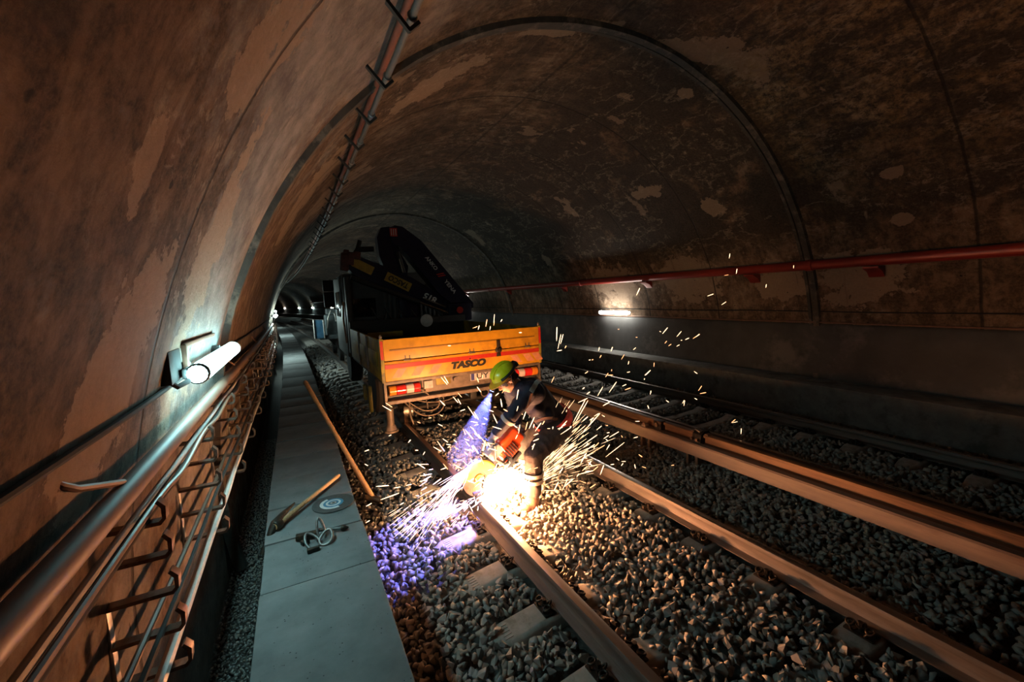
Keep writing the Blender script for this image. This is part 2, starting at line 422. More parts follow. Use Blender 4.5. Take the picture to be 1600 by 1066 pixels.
for i, (y0, y1) in enumerate(zip(bounds, bounds[1:])):
    Lg = round(y1-y0, 3)
    ym = (y0+y1)/2; ox = rnd.uniform(-.008, .008)
    if Lg not in protos:
        protos[Lg] = MB().box((0, 0, -.035), (WR-WL, Lg-.014, .07), None, .006).mesh('walkway_slab', SLAB)
    ob = bpy.data.objects.new('walkway_slab', protos[Lg]); C.objects.link(ob)
    ob.location = (bend((WL+WR)/2, ym)+ox, ym, WZ+rnd.uniform(-.004, .004)); ob.rotation_euler = (rnd.uniform(-.003, .003), rnd.uniform(-.004, .004), rnd.uniform(-.006, .006)+2*max(0, ym-6)/900)
    if i == 0: lb = 'long pitted grey concrete walkway slab at the photo bottom edge'
    elif i == 1: lb = 'grey concrete walkway slab just in front of the loose rail clamp'
    elif i == 2: lb = 'grey concrete walkway slab carrying the loose cutting disc and clamp'
    elif i == 3: lb = 'grey concrete walkway slab under the end of the pick handle'
    elif i < 12: lb = 'dim concrete walkway slab, %s slab beyond the pick handle' % ordinal(i-4)
    else: lb = 'distant concrete walkway slab lit in pools by wall lamps'
    tag(ob, lb, 'slab', 'walkway cover slabs')
SLAB_TOP = WZ

# ------------------------------------------------------------------ sleepers
RZ = .1456
X_NEAR, X_FAR = 1.474+.7175, 5.56                       # track centres
GA = .7175
SLM = M('sleeper_concrete', (.27, .245, .22), .85, var=.22, scale=16, bump=.25, objvar=.12, spot=(.17, .145, .12))
CLM = M('clip_steel', (.028, .024, .021), .5, .7, var=.5, scale=40, bump=.3, spot=(.09, .05, .03))
def sleeper_mesh():
    mb = MB()
    # cross-sections (x, half width, top z): seats level, ends falling away, middle lower
    S = [(-1.27, .085, -.075), (-1.22, .10, -.045), (-1.0, .10, -.015), (-.86, .10, 0), (-.55, .10, 0), (-.42, .09, -.03), (0, .085, -.05),
         (.42, .09, -.03), (.55, .10, 0), (.86, .10, 0), (1.0, .10, -.015), (1.22, .10, -.045), (1.27, .085, -.075)]
    n = 8; vs = []; fs = []
    for x, w, z in S:
        ch = .022
        vs += [(x, -w-.03, -.24), (x, -w-.006, z-ch), (x, -w+ch*.5, z-.004), (x, -w+ch*1.3, z), (x, w-ch*1.3, z), (x, w-ch*.5, z-.004), (x, w+.006, z-ch), (x, w+.03, -.24)]
    for i in range(len(S)-1):
        for k in range(n): fs.append((i*n+k, i*n+(k+1) % n, (i+1)*n+(k+1) % n, (i+1)*n+k))
    fs.append(tuple(range(n))); fs.append(tuple(reversed(range((len(S)-1)*n, len(S)*n))))
    mb.add(vs, fs)
    for sx in (-1, 1):                                  # cast flutes near each end
        for k in range(5):
            mb.box((sx*(1.175), -.055+.027*k, -.0385), (.055, .009, .007), Matrix.Rotation(sx*.135, 3, 'Y'))
    return mb.mesh('concrete_sleeper', SLM)
SLME = sleeper_mesh()
def clip_mesh(side):
    """A bent-bar tension clamp, pointing at the rail from its side."""
    mb = MB(); s = side
    pts = []
    for t in np.linspace(-1, 1, 41):
        y = .078*t
        x = .052 - .045*math.cos(t*PI*2.0)*(1-.25*abs(t))
        z = .022 + .016*math.cos(t*PI*3)
        pts.append((s*x, y, z))
    mb.tube(pts, .0075, 8)
    for yy in (-.05, .05):
        loop = [(s*(.068+.022*math.cos(a)), yy+.020*math.sin(a), .035+.014*math.sin(a*.5)) for a in np.linspace(0, 2*PI, 15)[:-1]]
        mb.tube(loop, .007, 8, closed=True)
    mb.box((s*.06, 0, .004), (.075, .15, .012), None, .003)
    return mb.mesh('rail_clip', CLM)
def screw_mesh(side):
    mb = MB(); mb.cyl((side*.062, 0, .0), (side*.062, 0, .055), .012, n=10); mb.cyl((side*.062, 0, .040), (side*.062, 0, .047), .023, n=14); mb.cyl((side*.062, 0, .047), (side*.062, 0, .072), .016, n=6)
    return mb.mesh('screw', CLM, ang=25)
CLIPS = {s: clip_mesh(s) for s in (-1, 1)}; SCREWS = {s: screw_mesh(s) for s in (-1, 1)}
def sleeper(xc, y, label, group, clips=True):
    o = bpy.data.objects.new('concrete_sleeper', SLME); C.objects.link(o); o.location = (bend(xc, y), y, 0)
    o.rotation_euler = (0, 0, rnd.uniform(-.006, .006)+2*max(0, y-6)/900)
    tag(o, label, 'sleeper', group)
    if clips:
        for rx in (-GA-.036, GA+.036):
            for s in (-1, 1):
                c = bpy.data.objects.new('rail_clip', CLIPS[s]); C.objects.link(c); c.parent = o; c.location = (rx+s*.070, 0, 0)
                k = bpy.data.objects.new('screw', SCREWS[s]); C.objects.link(k); k.parent = c
    return o
SY0, SDY = 1.7976-.10, .5593                      # far top edge of sleeper 0 was measured
SLEEP_Y = [SY0+SDY*k for k in range(-1, 52)]
for i, y in enumerate(SLEEP_Y):
    if y < 9.5: lb = 'pale concrete sleeper with spring clips under the near track, %s from the photo bottom' % (ordinal(i) if i < 12 else 'thirteenth')
    else: lb = 'pale concrete sleeper showing its end beside the truck on the near track'
    if i > 12 and y < 9.5: lb = 'pale concrete sleeper of the near track in the shade under the truck tail'
    sleeper(X_NEAR, y, lb, 'sleepers of the near track', y < 7.0)
FAR_Y = [.40+SDY*k for k in range(-1, 56)]
for i, y in enumerate(FAR_Y):
    if i < 12: lb = 'concrete sleeper of the far track, %s counted from the photo edge, between its two rails' % ordinal(i)
    else: lb = 'concrete sleeper of the far track, seen as a pale bar beyond the worker'
    sleeper(X_FAR, y, lb, 'sleepers of the far track', y < 5.0)

# ------------------------------------------------------------------ rails
RUST = M('rail_rust', (.115, .095, .085), .6, .35, var=.35, scale=22, bump=.15, spot=(.085, .066, .055), stretch=(1, .12, 1))
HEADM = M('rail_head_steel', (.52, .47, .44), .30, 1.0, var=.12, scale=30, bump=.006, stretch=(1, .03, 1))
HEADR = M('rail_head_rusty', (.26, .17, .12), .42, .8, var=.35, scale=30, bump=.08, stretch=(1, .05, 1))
def rail_prof(xi, side, top=RZ):
    """xi: gauge face; side +1 if the head lies to +x of it."""
    c = xi+side*.036; P = []
    half = [(.070, .004-.0), (.070, .012), (.020, .028), (.009, .045), (.009, top-.052), (.018, top-.042), (.036, top-.036), (.036, top-.010), (.029, top-.001)]
    P = [(c+a, z) for a, z in half]+[(c-a, z) for a, z in reversed(half)]
    return P
def rail(xi, side, ys, label, head=HEADM, name='rail', group='running rails'):
    P = rail_prof(xi, side); c = xi+side*.036
    mb = MB(); mb.sweep(P, ys)
    t = empty(name, (bend(c, ys[0]), ys[0], 0), label, 'rail', group)
    mb.part('web_and_foot', RUST, t)
    h = MB(); h.sweep([(c-.030, RZ-.0012), (c-.022, RZ+.0006), (c+.022, RZ+.0006), (c+.030, RZ-.0012)], ys); h.part('running_surface', head, t, 'polished top of the rail')
    return t
CUT = 3.70
def yr(a, b, st=.6):
    n = max(2, int((b-a)/st)+1); return [a+(b-a)*k/(n-1) for k in range(n)]
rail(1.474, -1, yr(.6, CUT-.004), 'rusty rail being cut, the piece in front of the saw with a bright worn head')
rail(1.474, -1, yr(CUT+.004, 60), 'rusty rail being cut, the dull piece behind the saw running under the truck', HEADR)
rail(1.474+2*GA, 1, yr(-1, 60), 'rail of the near track running behind the worker, bright along its top')
rail(X_FAR-GA, -1, yr(-1, 60), 'rail of the far track next to the conductor rail')
rail(X_FAR+GA, 1, yr(-1, 60), 'outer rail of the far track next to the curb')
# ------------------------------------------------------------------ ballast
def stone_mat():
    m, nt, b, out = nodes_of('crushed_stone'); L = nt.links.new
    at = nt.nodes.new('ShaderNodeAttribute'); at.attribute_name = 'tint'
    oi = nt.nodes.new('ShaderNodeObjectInfo'); tc = nt.nodes.new('ShaderNodeTexCoord')
    ad = nt.nodes.new('ShaderNodeMath'); ad.operation = 'ADD'; L(at.outputs['Fac'], ad.inputs[0]); L(oi.outputs['Random'], ad.inputs[1])
    fr = nt.nodes.new('ShaderNodeMath'); fr.operation = 'FRACT'; L(ad.outputs[0], fr.inputs[0])
    rp = ramp(nt, [(0, (.15, .14, .135)), (.25, (.24, .225, .21)), (.5, (.19, .19, .185)), (.68, (.29, .265, .23)), (.85, (.22, .175, .14)), (1, (.34, .32, .30))]); L(fr.outputs[0], rp.inputs[0])
    n1 = N(nt, 'ShaderNodeTexNoise', Scale=55.0, Detail=5.0, Roughness=.65); L(tc.outputs['Object'], n1.inputs['Vector'])
    mr = N(nt, 'ShaderNodeMapRange'); L(n1.outputs[0], mr.inputs[0]); mr.inputs[3].default_value = .62; mr.inputs[4].default_value = 1.35
    hs = nt.nodes.new('ShaderNodeHueSaturation'); L(rp.outputs[0], hs.inputs['Color']); L(mr.outputs[0], hs.inputs['Value'])
    L(hs.outputs[0], b.inputs['Base Color']); b.inputs['Roughness'].default_value = .72
    bp = N(nt, 'ShaderNodeBump', Strength=.35, Distance=.006); L(n1.outputs[0], bp.inputs['Height']); L(bp.outputs[0], b.inputs['Normal'])
    return m
STM = stone_mat()
def hull(seed, npts=10):
    r = random.Random(seed); bm = bmesh.new()
    e = (1.0, r.uniform(.62, .95), r.uniform(.48, .8))
    for _ in range(npts):
        while True:
            p = V((r.uniform(-1, 1), r.uniform(-1, 1), r.uniform(-1, 1)))
            if .2 < p.length < 1: break
        p = p.normalized()*r.uniform(.86, 1.0)
        bm.verts.new((p.x*e[0], p.y*e[1], p.z*e[2]))
    bmesh.ops.convex_hull(bm, input=list(bm.verts))
    for v in [v for v in bm.verts if not v.link_faces]: bm.verts.remove(v)
    bm.verts.index_update()
    vs = np.array([v.co[:] for v in bm.verts]); fs = np.array([[v.index for v in f.verts] for f in bm.faces]); bm.free()
    return vs, fs
HULLS = [hull(100+i, 8+i % 4) for i in range(16)]
NR = np.random.RandomState(5)
def bed_z(x, y):
    """ballast surface height"""
    if x < .36: return -.17
    d = x - X_NEAR; a = abs(d)
    z = -.032
    if x < 1.0: z = -.27 + (x-.36)/.64*.238
    if a < .46: z = .012
    if 3.35 < x < 4.7: z = -.045
    return z
def taken(x, y):
    """True where something else lies on the bed (rails, bare sleeper tops, brackets)."""
    for xg in (1.474-.036, 1.474+2*GA+.036, X_FAR-GA-.036, X_FAR+GA+.036):
        if abs(x-xg) < .105: return True
    return False
def on_sleeper(x, y):
    k = round((y-SY0)/SDY); return abs(x-X_NEAR) < 1.3 and abs(y-(SY0+SDY*k)) < .125
def on_far(x, y):
    k = round((y-.40)/SDY); return abs(x-X_FAR) < 1.3 and abs(y-(.40+SDY*k)) < .125
def bare(x):
    d = abs(abs(x-X_NEAR)-.75)
    return (x-X_NEAR < -.86 and x-X_NEAR > -1.21) or (-.67 < x-X_NEAR < -.50) or (.44 < x-X_NEAR < .70) or (.82 < x-X_NEAR < 1.05)
stones = []                                      # x, y, z, radius
def scatter(x0, x1, y0, y1, cell, r0, r1, zf=bed_z, lift=0.0, keep=1.0):
    for i in range(int((x1-x0)/cell)):
        for j in range(int((y1-y0)/cell)):
            if keep < 1 and NR.rand() > keep: continue
            x = x0+(i+.5+NR.uniform(-.48, .48))*cell; y = y0+(j+.5+NR.uniform(-.48, .48))*cell
            if taken(x, y): continue
            z = zf(x, y)+lift+NR.uniform(-.012, .012)
            r = NR.uniform(r0, r1)
            if on_sleeper(x, y):
                if bare(x) or y > 6.5: continue
                if x-X_NEAR < -1.21: z = max(z, -.05)
            if on_far(x, y) and abs(x-X_FAR) < 1.3:
                if not (abs(x-X_FAR) < .33 and y < 4): continue
                z = max(z, -.02)
            stones.append((x, y, z, r))
gap = []
scatter(.36, 4.85, .85, 3.6, .049, .026, .052)
scatter(.36, 4.85, .85, 3.6, .066, .020, .044, lift=.024, keep=.6)
scatter(.36, 4.85, 3.6, 6.4, .052, .027, .052)
scatter(.36, 4.85, 3.6, 6.4, .066, .020, .044, lift=.024, keep=.45)
scatter(2.4, 4.85, .2, .85, .056, .027, .052)
scatter(4.85, 6.98, -.4, 6.4, .056, .028, .052)
scatter(.36, 6.98, 6.4, 12, .075, .036, .055)
scatter(.36, 6.98, 12, 24, .16, .07, .10)
main_n = len(stones)
# fine gravel in the gap between wall and walkway
for i in range(int(.36/.019)):
    for j in range(int(6.5/.019)):
        x = -.603+(i+NR.rand())*.019; y = .9+(j+NR.rand())*.019
        stones.append((x, y, .03+NR.uniform(-.008, .012)+(-.02 if x > -.4 else 0), NR.uniform(.008, .015)))
S = np.array(stones)
# the stones that show largest in the picture become things of their own
size = np.zeros(len(S))
for i in range(main_n):
    x, y, z, r = S[i]
    if y > 4.2 or x > 3.0: continue
    px, py, dz = project((x, y, z))
    if 5 < px < 1595 and 5 < py < 1061:
        if x < .62 and y < 3.2 and px < 660: continue
        size[i] = r/dz*(1 if z > bed_z(x, y)-.002 else .55)
pick = set(np.argsort(-size)[:290].tolist())
def rotm(r):
    q = r.normal(size=4); q /= np.linalg.norm(q); w, x, y, z = q
    return np.array([[1-2*(y*y+z*z), 2*(x*y-z*w), 2*(x*z+y*w)], [2*(x*y+z*w), 1-2*(x*x+z*z), 2*(y*z-x*w)], [2*(x*z-y*w), 2*(y*z+x*w), 1-2*(x*x+y*y)]])
def stuff_mesh(name, idx):
    av = []; af = []; at = []; off = 0
    for i in idx:
        x, y, z, r = S[i]; vs, fs = HULLS[NR.randint(len(HULLS))]
        av.append((vs*r) @ rotm(NR).T + (bend(x, y), y, z)); af.append(fs+off); at.append(np.full(len(vs), NR.rand())); off += len(vs)
    av = np.concatenate(av); af = np.concatenate(af); at = np.concatenate(at)
    me = bpy.data.meshes.new(name)
    me.vertices.add(len(av)); me.vertices.foreach_set('co', av.astype(np.float32).ravel())
    me.loops.add(af.size); me.loops.foreach_set('vertex_index', af.astype(np.int32).ravel())
    me.polygons.add(len(af)); me.polygons.foreach_set('loop_start', np.arange(0, af.size, 3, dtype=np.int32)); 
    a = me.attributes.new('tint', 'FLOAT', 'POINT'); a.data.foreach_set('value', at.astype(np.float32))
    me.materials.append(STM); me.update(); me.validate()
    return me
def stuff(name, idx, label, cat):
    ob = bpy.data.objects.new(name, stuff_mesh(name, idx)); C.objects.link(ob)
    return tag(ob, label, cat, None, 'stuff')
rest = [i for i in range(main_n) if i not in pick]
stuff('ballast', [i for i in rest if S[i, 0] < 3.4], 'grey crushed stone ballast of the near track', 'ballast')
stuff('ballast', [i for i in rest if S[i, 0] >= 3.4], 'dark crushed stone ballast of the far track and between the tracks', 'ballast')
stuff('gravel', range(main_n, len(S)), 'fine gravel filling the gap between the wall and the walkway', 'gravel')
SMESH = []
for k, (vs, fs) in enumerate(HULLS[:10]):
    me = bpy.data.meshes.new('ballast_stone'); me.from_pydata([tuple(v) for v in vs*.036], [], [tuple(f) for f in fs]); me.materials.append(STM); SMESH.append(me)
for i in sorted(pick):
    x, y, z, r = S[i]
    ob = bpy.data.objects.new('ballast_stone', SMESH[NR.randint(10)]); C.objects.link(ob)
    ob.location = (bend(x, y), y, z); s = r/.036; ob.scale = (s, s, s)
    ob.rotation_euler = tuple(NR.uniform(0, 6.28, 3))
    if x < 1.4: tag(ob, 'angular grey ballast stone between the walkway and the cut rail, low in the photo', 'stone', 'ballast stones left of the cut rail')
    else: tag(ob, 'angular grey ballast stone between the two near rails, low in the photo', 'stone', 'ballast stones between the near rails')

# ------------------------------------------------------------------ conductor rail and its guard beam
BEAM = M('guard_beam', (.22, .165, .135), .6, .1, var=.25, scale=12, bump=.15, stretch=(1, .15, 1), spot=(.15, .10, .08))
COND = M('conductor_rust', (.17, .095, .055), .5, .5, var=.4, scale=18, bump=.2, stretch=(1, .1, 1), spot=(.09, .05, .03))
BRK = M('bracket_steel', (.20, .125, .085), .6, .5, var=.4, scale=25, bump=.3, spot=(.10, .06, .04))
t = empty('conductor_guard', (4.07, -1, .10), 'long pinkish-brown guard beam running low beside the conductor rail', 'guard beam')
mb = MB(); mb.sweep([(4.025, .175), (4.025, .238), (4.04, .252), (4.115, .252), (4.115, .175)], yr(-1, 60, 1.2)); mb.part('upper_lip', BEAM, t)
mb = MB(); mb.sweep([(4.04, .10), (4.04, .172), (4.115, .172), (4.115, .10)], yr(-1, 60, 1.2)); mb.part('lower_lip', BEAM, t)
def cond(y0, y1, label):
    t = empty('conductor_rail', (bend(4.195, y0), y0, .225), label, 'conductor rail', 'conductor rails')
    mb = MB(); mb.sweep([(4.150, 0.315), (4.150, 0.343), (4.165, 0.350), (4.225, 0.350), (4.240, 0.343), (4.240, 0.315), (4.210, 0.307), (4.210, 0.245), (4.245, 0.235), (4.245, 0.225), (4.145, 0.225), (4.145, 0.235), (4.180, 0.245), (4.180, 0.307)], yr(y0, y1, 1.0))
    mb.part('rail_body', COND, t)
    mb = MB(); mb.box((bend(4.195, y0+.03), y0+.03, .345), (.075, .05, .03), None, .005); mb.part('end_plate', BRK, t)
    mb = MB(); mb.box((bend(4.195, y1-.03), y1-.03, .345), (.075, .05, .03), None, .005); mb.part('end_plate', BRK, t)
cond(-1, 3.28, 'brown conductor rail on the photo edge side of the joint clamp')
cond(3.42, 60, 'brown conductor rail running on behind the worker from the joint clamp')
t = empty('joint_clamp', (4.195, 3.35, .21), 'dark joint clamp between two lengths of conductor rail', 'clamp')
mb = MB(); mb.prism([(-.10, -.02), (-.07, .13), (-.02, .165), (.06, .165), (.10, .12), (.10, -.02)], (4.195, 3.29, .215), (1, 0, 0), (0, 0, 1), (0, 1, 0), .12); mb.part('clamp_body', CLM, t)
mb = MB(); mb.box((4.16, 3.35, .387), (.06, .07, .018), Matrix.Rotation(.3, 3, 'X'), .004); mb.part('strap', BEAM, t, 'pale strap')
mb = MB(); mb.cyl((4.10, 3.32, .29), (4.07, 3.32, .29), .018, n=6); mb.cyl((4.10, 3.39, .29), (4.07, 3.39, .29), .018, n=6); mb.part('bolt_pair', BRK, t)
for k, (yb, lb) in enumerate(((3.37, 'rusty bracket post under the guard beam directly below the joint clamp'), (4.12, 'rusty bracket post under the guard beam just behind the worker'),
                              (7.0, 'bracket post under the guard beam, next beyond the worker'), (10.0, 'bracket post under the guard beam far behind the worker'))):
    t = empty('rail_bracket', (bend(4.1, yb), yb, -.05), lb, 'bracket', 'guard beam brackets')
    X0 = bend(0, yb)
    for dy in (-.075, .055):
        mb = MB(); mb.box((X0+4.075, yb+dy, .03), (.06, .035, .14), None, .004); mb.part('upright', BRK, t)
    mb = MB(); mb.box((X0+4.09, yb-.01, -.045), (.20, .20, .025), None, .004); mb.part('base_plate', BRK, t)
    mb = MB(); mb.box((X0+4.20, yb-.01, .21), (.16, .14, .02), None, .004); mb.part('top_plate', BRK, t)
    mb = MB(); mb.lathe([(.03, -.05), (.05, .01), (.035, .06), (.05, .12), (.03, .18)], (X0+4.19, yb-.01, .02), (0, 0, 1), 14); mb.part('insulator', M('insulator_brown', (.10, .05, .035), .35), t)
    if k < 2:
        mb = MB(); mb.box((X0+3.78, yb+.02, -.075), (1.0, .20, .06), None, .01)
        mb.thing('support_sleeper', SLM, 'flat concrete support block carrying the bracket post %s' % ('below the joint clamp' if k == 0 else 'behind the worker'), 'block', 'bracket support blocks')
# insulator heads on the guard beam near the worker
t = empty('beam_clip', (4.07, 4.13, .245), 'small pale clip on top of the guard beam behind the worker', 'clip')
mb = MB(); mb.box((4.075, 4.13, .268), (.08, .07, .035), None, .008); mb.part('clip_body', BEAM, t)
mb = MB(); mb.cyl((4.05, 4.13, .275), (4.05, 4.13, .305), .018, n=8); mb.part('bolt', BRK, t)
t = empty('rail_anchor', (4.15, 3.95, .24), 'dark anchor block gripping the conductor rail behind the worker', 'anchor')
mb = MB(); mb.box((4.15, 3.95, .30), (.09, .13, .12), None, .012); mb.part('anchor_body', CLM, t)
mb = MB(); mb.cyl((4.08, 3.95, .31), (4.11, 3.95, .31), .03, n=6); mb.part('bolt', BRK, t)

# ------------------------------------------------------------------ left wall: handrail, hooks and cables
PIPE = M('handrail_paint', (.145, .085, .06), .55, .0, var=.22, scale=20, bump=.08, stretch=(1, .2, 1), spot=(.14, .07, .045))
GALV = M('galvanised_steel', (.50, .47, .44), .45, .75, var=.2, scale=30, bump=.08, spot=(.34, .29, .25))
BLK = M('black_cable', (.010, .0095, .0095), .85, var=.3, scale=20, bump=.05)
WHT = M('pale_cable', (.52, .50, .48), .45, var=.15, scale=20, bump=.05)
BRN = M('brown_cable', (.17, .085, .055), .5, var=.25, scale=20, bump=.05)
HX, HZ = -.495, 1.553
t = empty('handrail', (HX, .6, HZ), 'thick brown handrail pipe running the length of the wall above the hooks', 'handrail')
mb = MB(); mb.tube([(bend(HX, y), y, HZ-.0015*min(y, 20)) for y in yr(.5, 60, .8)], .034, 18); mb.part('pipe', PIPE, t)
for yb in (1.62, 4.4, 7.0, 10.0, 13.0, 16.0, 19.0):
    X0 = bend(0, yb); mb = MB()
    mb.tube([(X0-.545, yb-.27, HZ+.155), (X0-.528, yb-.255, HZ+.13), (X0-.515, yb-.22, HZ+.105), (X0+HX, yb, HZ+.032)], .0095, 8); mb.part('wall_arm', PIPE, t)
HOOKM = M('hook_steel', (.20, .15, .12), .42, .8, var=.25, scale=26, bump=.08, spot=(.10, .055, .035))
# one bracket: an upright flat bar with five J-hooks
HZS = (1.445, 1.33, 1.20, 1.065, .93)
bracket = empty('cable_bracket', (-.612, 1.72, .85), 'nearest wall bracket of five J-hooks, warm lit, under the handrail', 'bracket', 'cable brackets on the wall')
mb = MB(); mb.box((-.612, 1.72, 1.17), (.012, .034, .66), None, .003)
mb.part('upright', GALV, bracket)
for k, z in enumerate(HZS):
    mb = MB(); x0, x1 = -.61, -.432+.004*k; th = .0065; zz = z-.045; w = .036
    prof = [(x0, zz-th), (x1-.012, zz-th), (x1+th*.6, zz+.012), (x1+th, zz+.055), (x1-.012, zz+.078), (x1-.020, zz+.070), (x1-th, zz+.05), (x1-th, zz+.016), (x1-.016, zz+th), (x0, zz+th)]
    mb.prism_y(prof, 1.72-w/2, 1.72+w/2)
    mb.part('hook', HOOKM, bracket, ang=60)
for k, z in enumerate((1.47, .875)):
    mb = MB(); mb.cyl((-.607, 1.72, z), (-.594, 1.72, z), .011, n=6); mb.part('anchor_bolt', GALV, bracket)
HOOK_Y = [1.72, 2.68, 3.62, 4.55, 5.5, 6.45, 7.4, 8.35, 9.3, 10.25, 11.2, 12.2, 13.2, 14.2, 15.2, 16.2, 17.2, 18.2, 19.2, 20.2, 21.2, 22.2, 23.2, 24.2]
bracket.location = (bracket.location[0], HOOK_Y[0], bracket.location[2])
for i, y in enumerate(HOOK_Y[1:], 1):
    lb = {1: 'second wall bracket of five J-hooks from the camera, lit white by the wall lamp', 2: 'third wall bracket of five J-hooks from the camera, just beyond the wall lamp'}.get(i)
    if not lb: lb = ('small-looking wall bracket of J-hooks, %s along the wall from the camera' % ordinal(i)) if i < 10 else 'glinting wall bracket of J-hooks in the far tunnel'
    clone(bracket, (bend(-.612, y), y, .85), lb)
def cable(name, pts, r, mat, label, n=8, group='wall cables'):
    mb = MB(); P = []
    pts = [V(p) for p in pts]
    for i in range(len(pts)-1):                              # Catmull-Rom
        a = pts[max(0, i-1)]; b = pts[i]; c = pts[i+1]; d = pts[min(len(pts)-1, i+2)]
        for k in range(6):
            t = k/6.0
            P.append(.5*((2*b)+(c-a)*t+(2*a-5*b+4*c-d)*t*t+(3*b-a-3*c+d)*t**3))
    P.append(pts[-1]); mb.tube(P, r, n)
    return mb.thing(name, mat, label, 'cable', group, origin=P[0])
def on_hooks(k, dx, dz, sag, seed, y0=.3, y1=25):
    r = random.Random(seed); pts = [(-.515+dx, y0, HZS[k]-.025+dz-.02)]
    for i, y in enumerate(HOOK_Y):
        X0 = bend(0, y)
        pts.append((X0-.503+dx+r.uniform(-.004, .004), y, HZS[k]-.028+dz))
        if y+.5 < y1: pts.append((bend(0, y+.48)-.503+dx+r.uniform(-.005, .005), y+.48, HZS[k]-.028+dz-sag*.35*r.uniform(.5, 1.3)))
    return pts
cable('cable', on_hooks(0, .02, 0.0, .015, 1), .013, BLK, 'black cable on the top hooks, outermost of its bundle')
cable('cable', on_hooks(0, -.015, .002, .012, 2), .012, BLK, 'black cable on the top hooks, lying beside the wall')
cable('cable', on_hooks(0, .003, .024, .012, 3), .011, WHT, 'pale cable lying on top of the bundle in the top hooks')
cable('cable', on_hooks(0, .034, .026, .10, 4), .009, BRN, 'thin brown cable drooping from the top hooks')
cable('cable', on_hooks(3, -.02, -.008, .01, 5), .011, BRN, 'brown cable lying in the fourth hooks, nearer the wall')
cable('cable', on_hooks(3, .02, -.008, .012, 6), .010, BLK, 'black cable lying in the fourth hooks')
cable('cable', on_hooks(4, .02, .004, .008, 7), .019, WHT, 'thick pale cable running in the lowest hooks')
# thin cable along the wall at lamp height
cable('cable', [(bend(arcx(1.77, -1)+.014, y), y, 1.765+.004*math.sin(y*3)) for y in [.4+.7*k for k in range(36)]], .010, BLK, 'thin black cable clipped along the wall just above the lamp')

# ------------------------------------------------------------------ wall lamps
COOL = (.46, .96, 1.0)
LTUBE = glow('lamp_tube_cool', COOL, 46.0); LTUBEF = glow('lamp_tube_far', (.72, 1.0, .96), 130.0); LTUBEW = glow('lamp_tube_white', (1.0, .97, .86), 75.0)
LBODY = M('lamp_housing', (.32, .33, .33), .5, .1, var=.15, scale=12, bump=.05)
LDARK = M('lamp_bracket', (.022, .018, .016), .8, .0, var=.3, scale=20, bump=.2)
def lamp(side, y0, y1, z, label, tubem, off=.10, full=True):
    ym = (y0+y1)/2; xw = arcx(z, side); x = xw - side*off
    def P(xx, y, zz): return (bend(xx, y), y, zz)
    t = empty('wall_lamp', P(x, ym, z-.06), label, 'lamp', 'wall lamps')
    r = .045
    mb = MB(); mb.capsule(P(x, y0+.05, z), P(x, y1-.05, z), r, r, 16); mb.part('diffuser', tubem, t)
    if full:
        # housing: a shallow tray behind the diffuser, with end caps and wall brackets
        mb = MB(); mb.box(P(x+side*.044, ym, z+.004), (.022, (y1-y0)-.06, .046), None, .006); mb.part('housing', LBODY, t)
        mb = MB(); mb.lathe([(.0, .012), (.020, .012), (.030, .02), (.046, .035), (.0465, .06)], P(x, y0-.0, z), (0, 1, 0), 18); mb.part('end_cap', LDARK, t)
        mb = MB(); mb.lathe([(.0, -.012), (.030, -.012), (.05, .0), (.05, .02), (.047, .03)], P(x, y1, z), (0, -1, 0), 18); mb.part('end_cap', LBODY, t)
        for yy in (y0+.18, y1-.22):
            mb = MB(); mb.box(P((x+xw)/2+side*.035, yy, z+.02), (abs(xw-x)*.75, .035, .05), None, .004); mb.part('wall_bracket', LDARK, t)
    else:
        mb = MB(); mb.box(P(x+side*.045, ym, z+.01), (.05, (y1-y0)-.06, .08)); mb.part('housing', LBODY, t)
    return t
lamp(-1, 2.26, 3.58, 1.802, 'cool white tube lamp in a housing on the wall just above the handrail', LTUBE, .10)
t = empty('junction_box', (-.53, 2.22, 1.76), 'dark junction box on the wall at the end of the near tube lamp', 'box')
mb = MB(); mb.box((-.50, 2.27, 1.85), (.07, .20, .14), None, .008); mb.part('box_body', LDARK, t)
mb = MB(); mb.tube([(-.48, 2.2, 1.79), (-.46, 2.22, 1.765), (-.435, 2.27, 1.775), (-.42, 2.32, 1.795)], .011, 8); mb.part('cable_tail', BLK, t)
mb = MB(); mb.box((-.455, 2.40, 1.865), (.02, .03, .13), None, .003); mb.box((-.46, 2.82, 1.925), (.02, .85, .02), None, .003); mb.part('mounting_frame', BRN, t)
for k, y in enumerate((13.6, 24.5, 35.5, 46.5)):
    lamp(-1, y, y+1.3, 1.79, ('cool tube lamp on the left wall level with the truck cab' if k == 0 else 'cool tube lamp far along the left wall, %s from the camera' % ordinal(k+1)), LTUBEF, .125, k < 1)
lamp(1, 7.86, 9.0, 1.515, 'white tube lamp on the wall beyond the far track, lighting a patch below', LTUBEW, .17)
lamp(1, 19.0, 20.3, 1.515, 'white tube lamp on the far wall, just right of the crane', LTUBEW, .17)
for k, y in enumerate((31, 43, 57, 70, 81, 94)):
    lamp(1, y, y+1.3, 1.515, ('tiny bright wall lamp in the distant curve, %s to the left of the truck mirrors' % ordinal(k-2)) if k > 1 else 'wall lamp beyond the truck cab, its glow reaching the vault, %s past the crane' % ordinal(k), LTUBEF if k in (3, 4) else LTUBEW, .07, False)

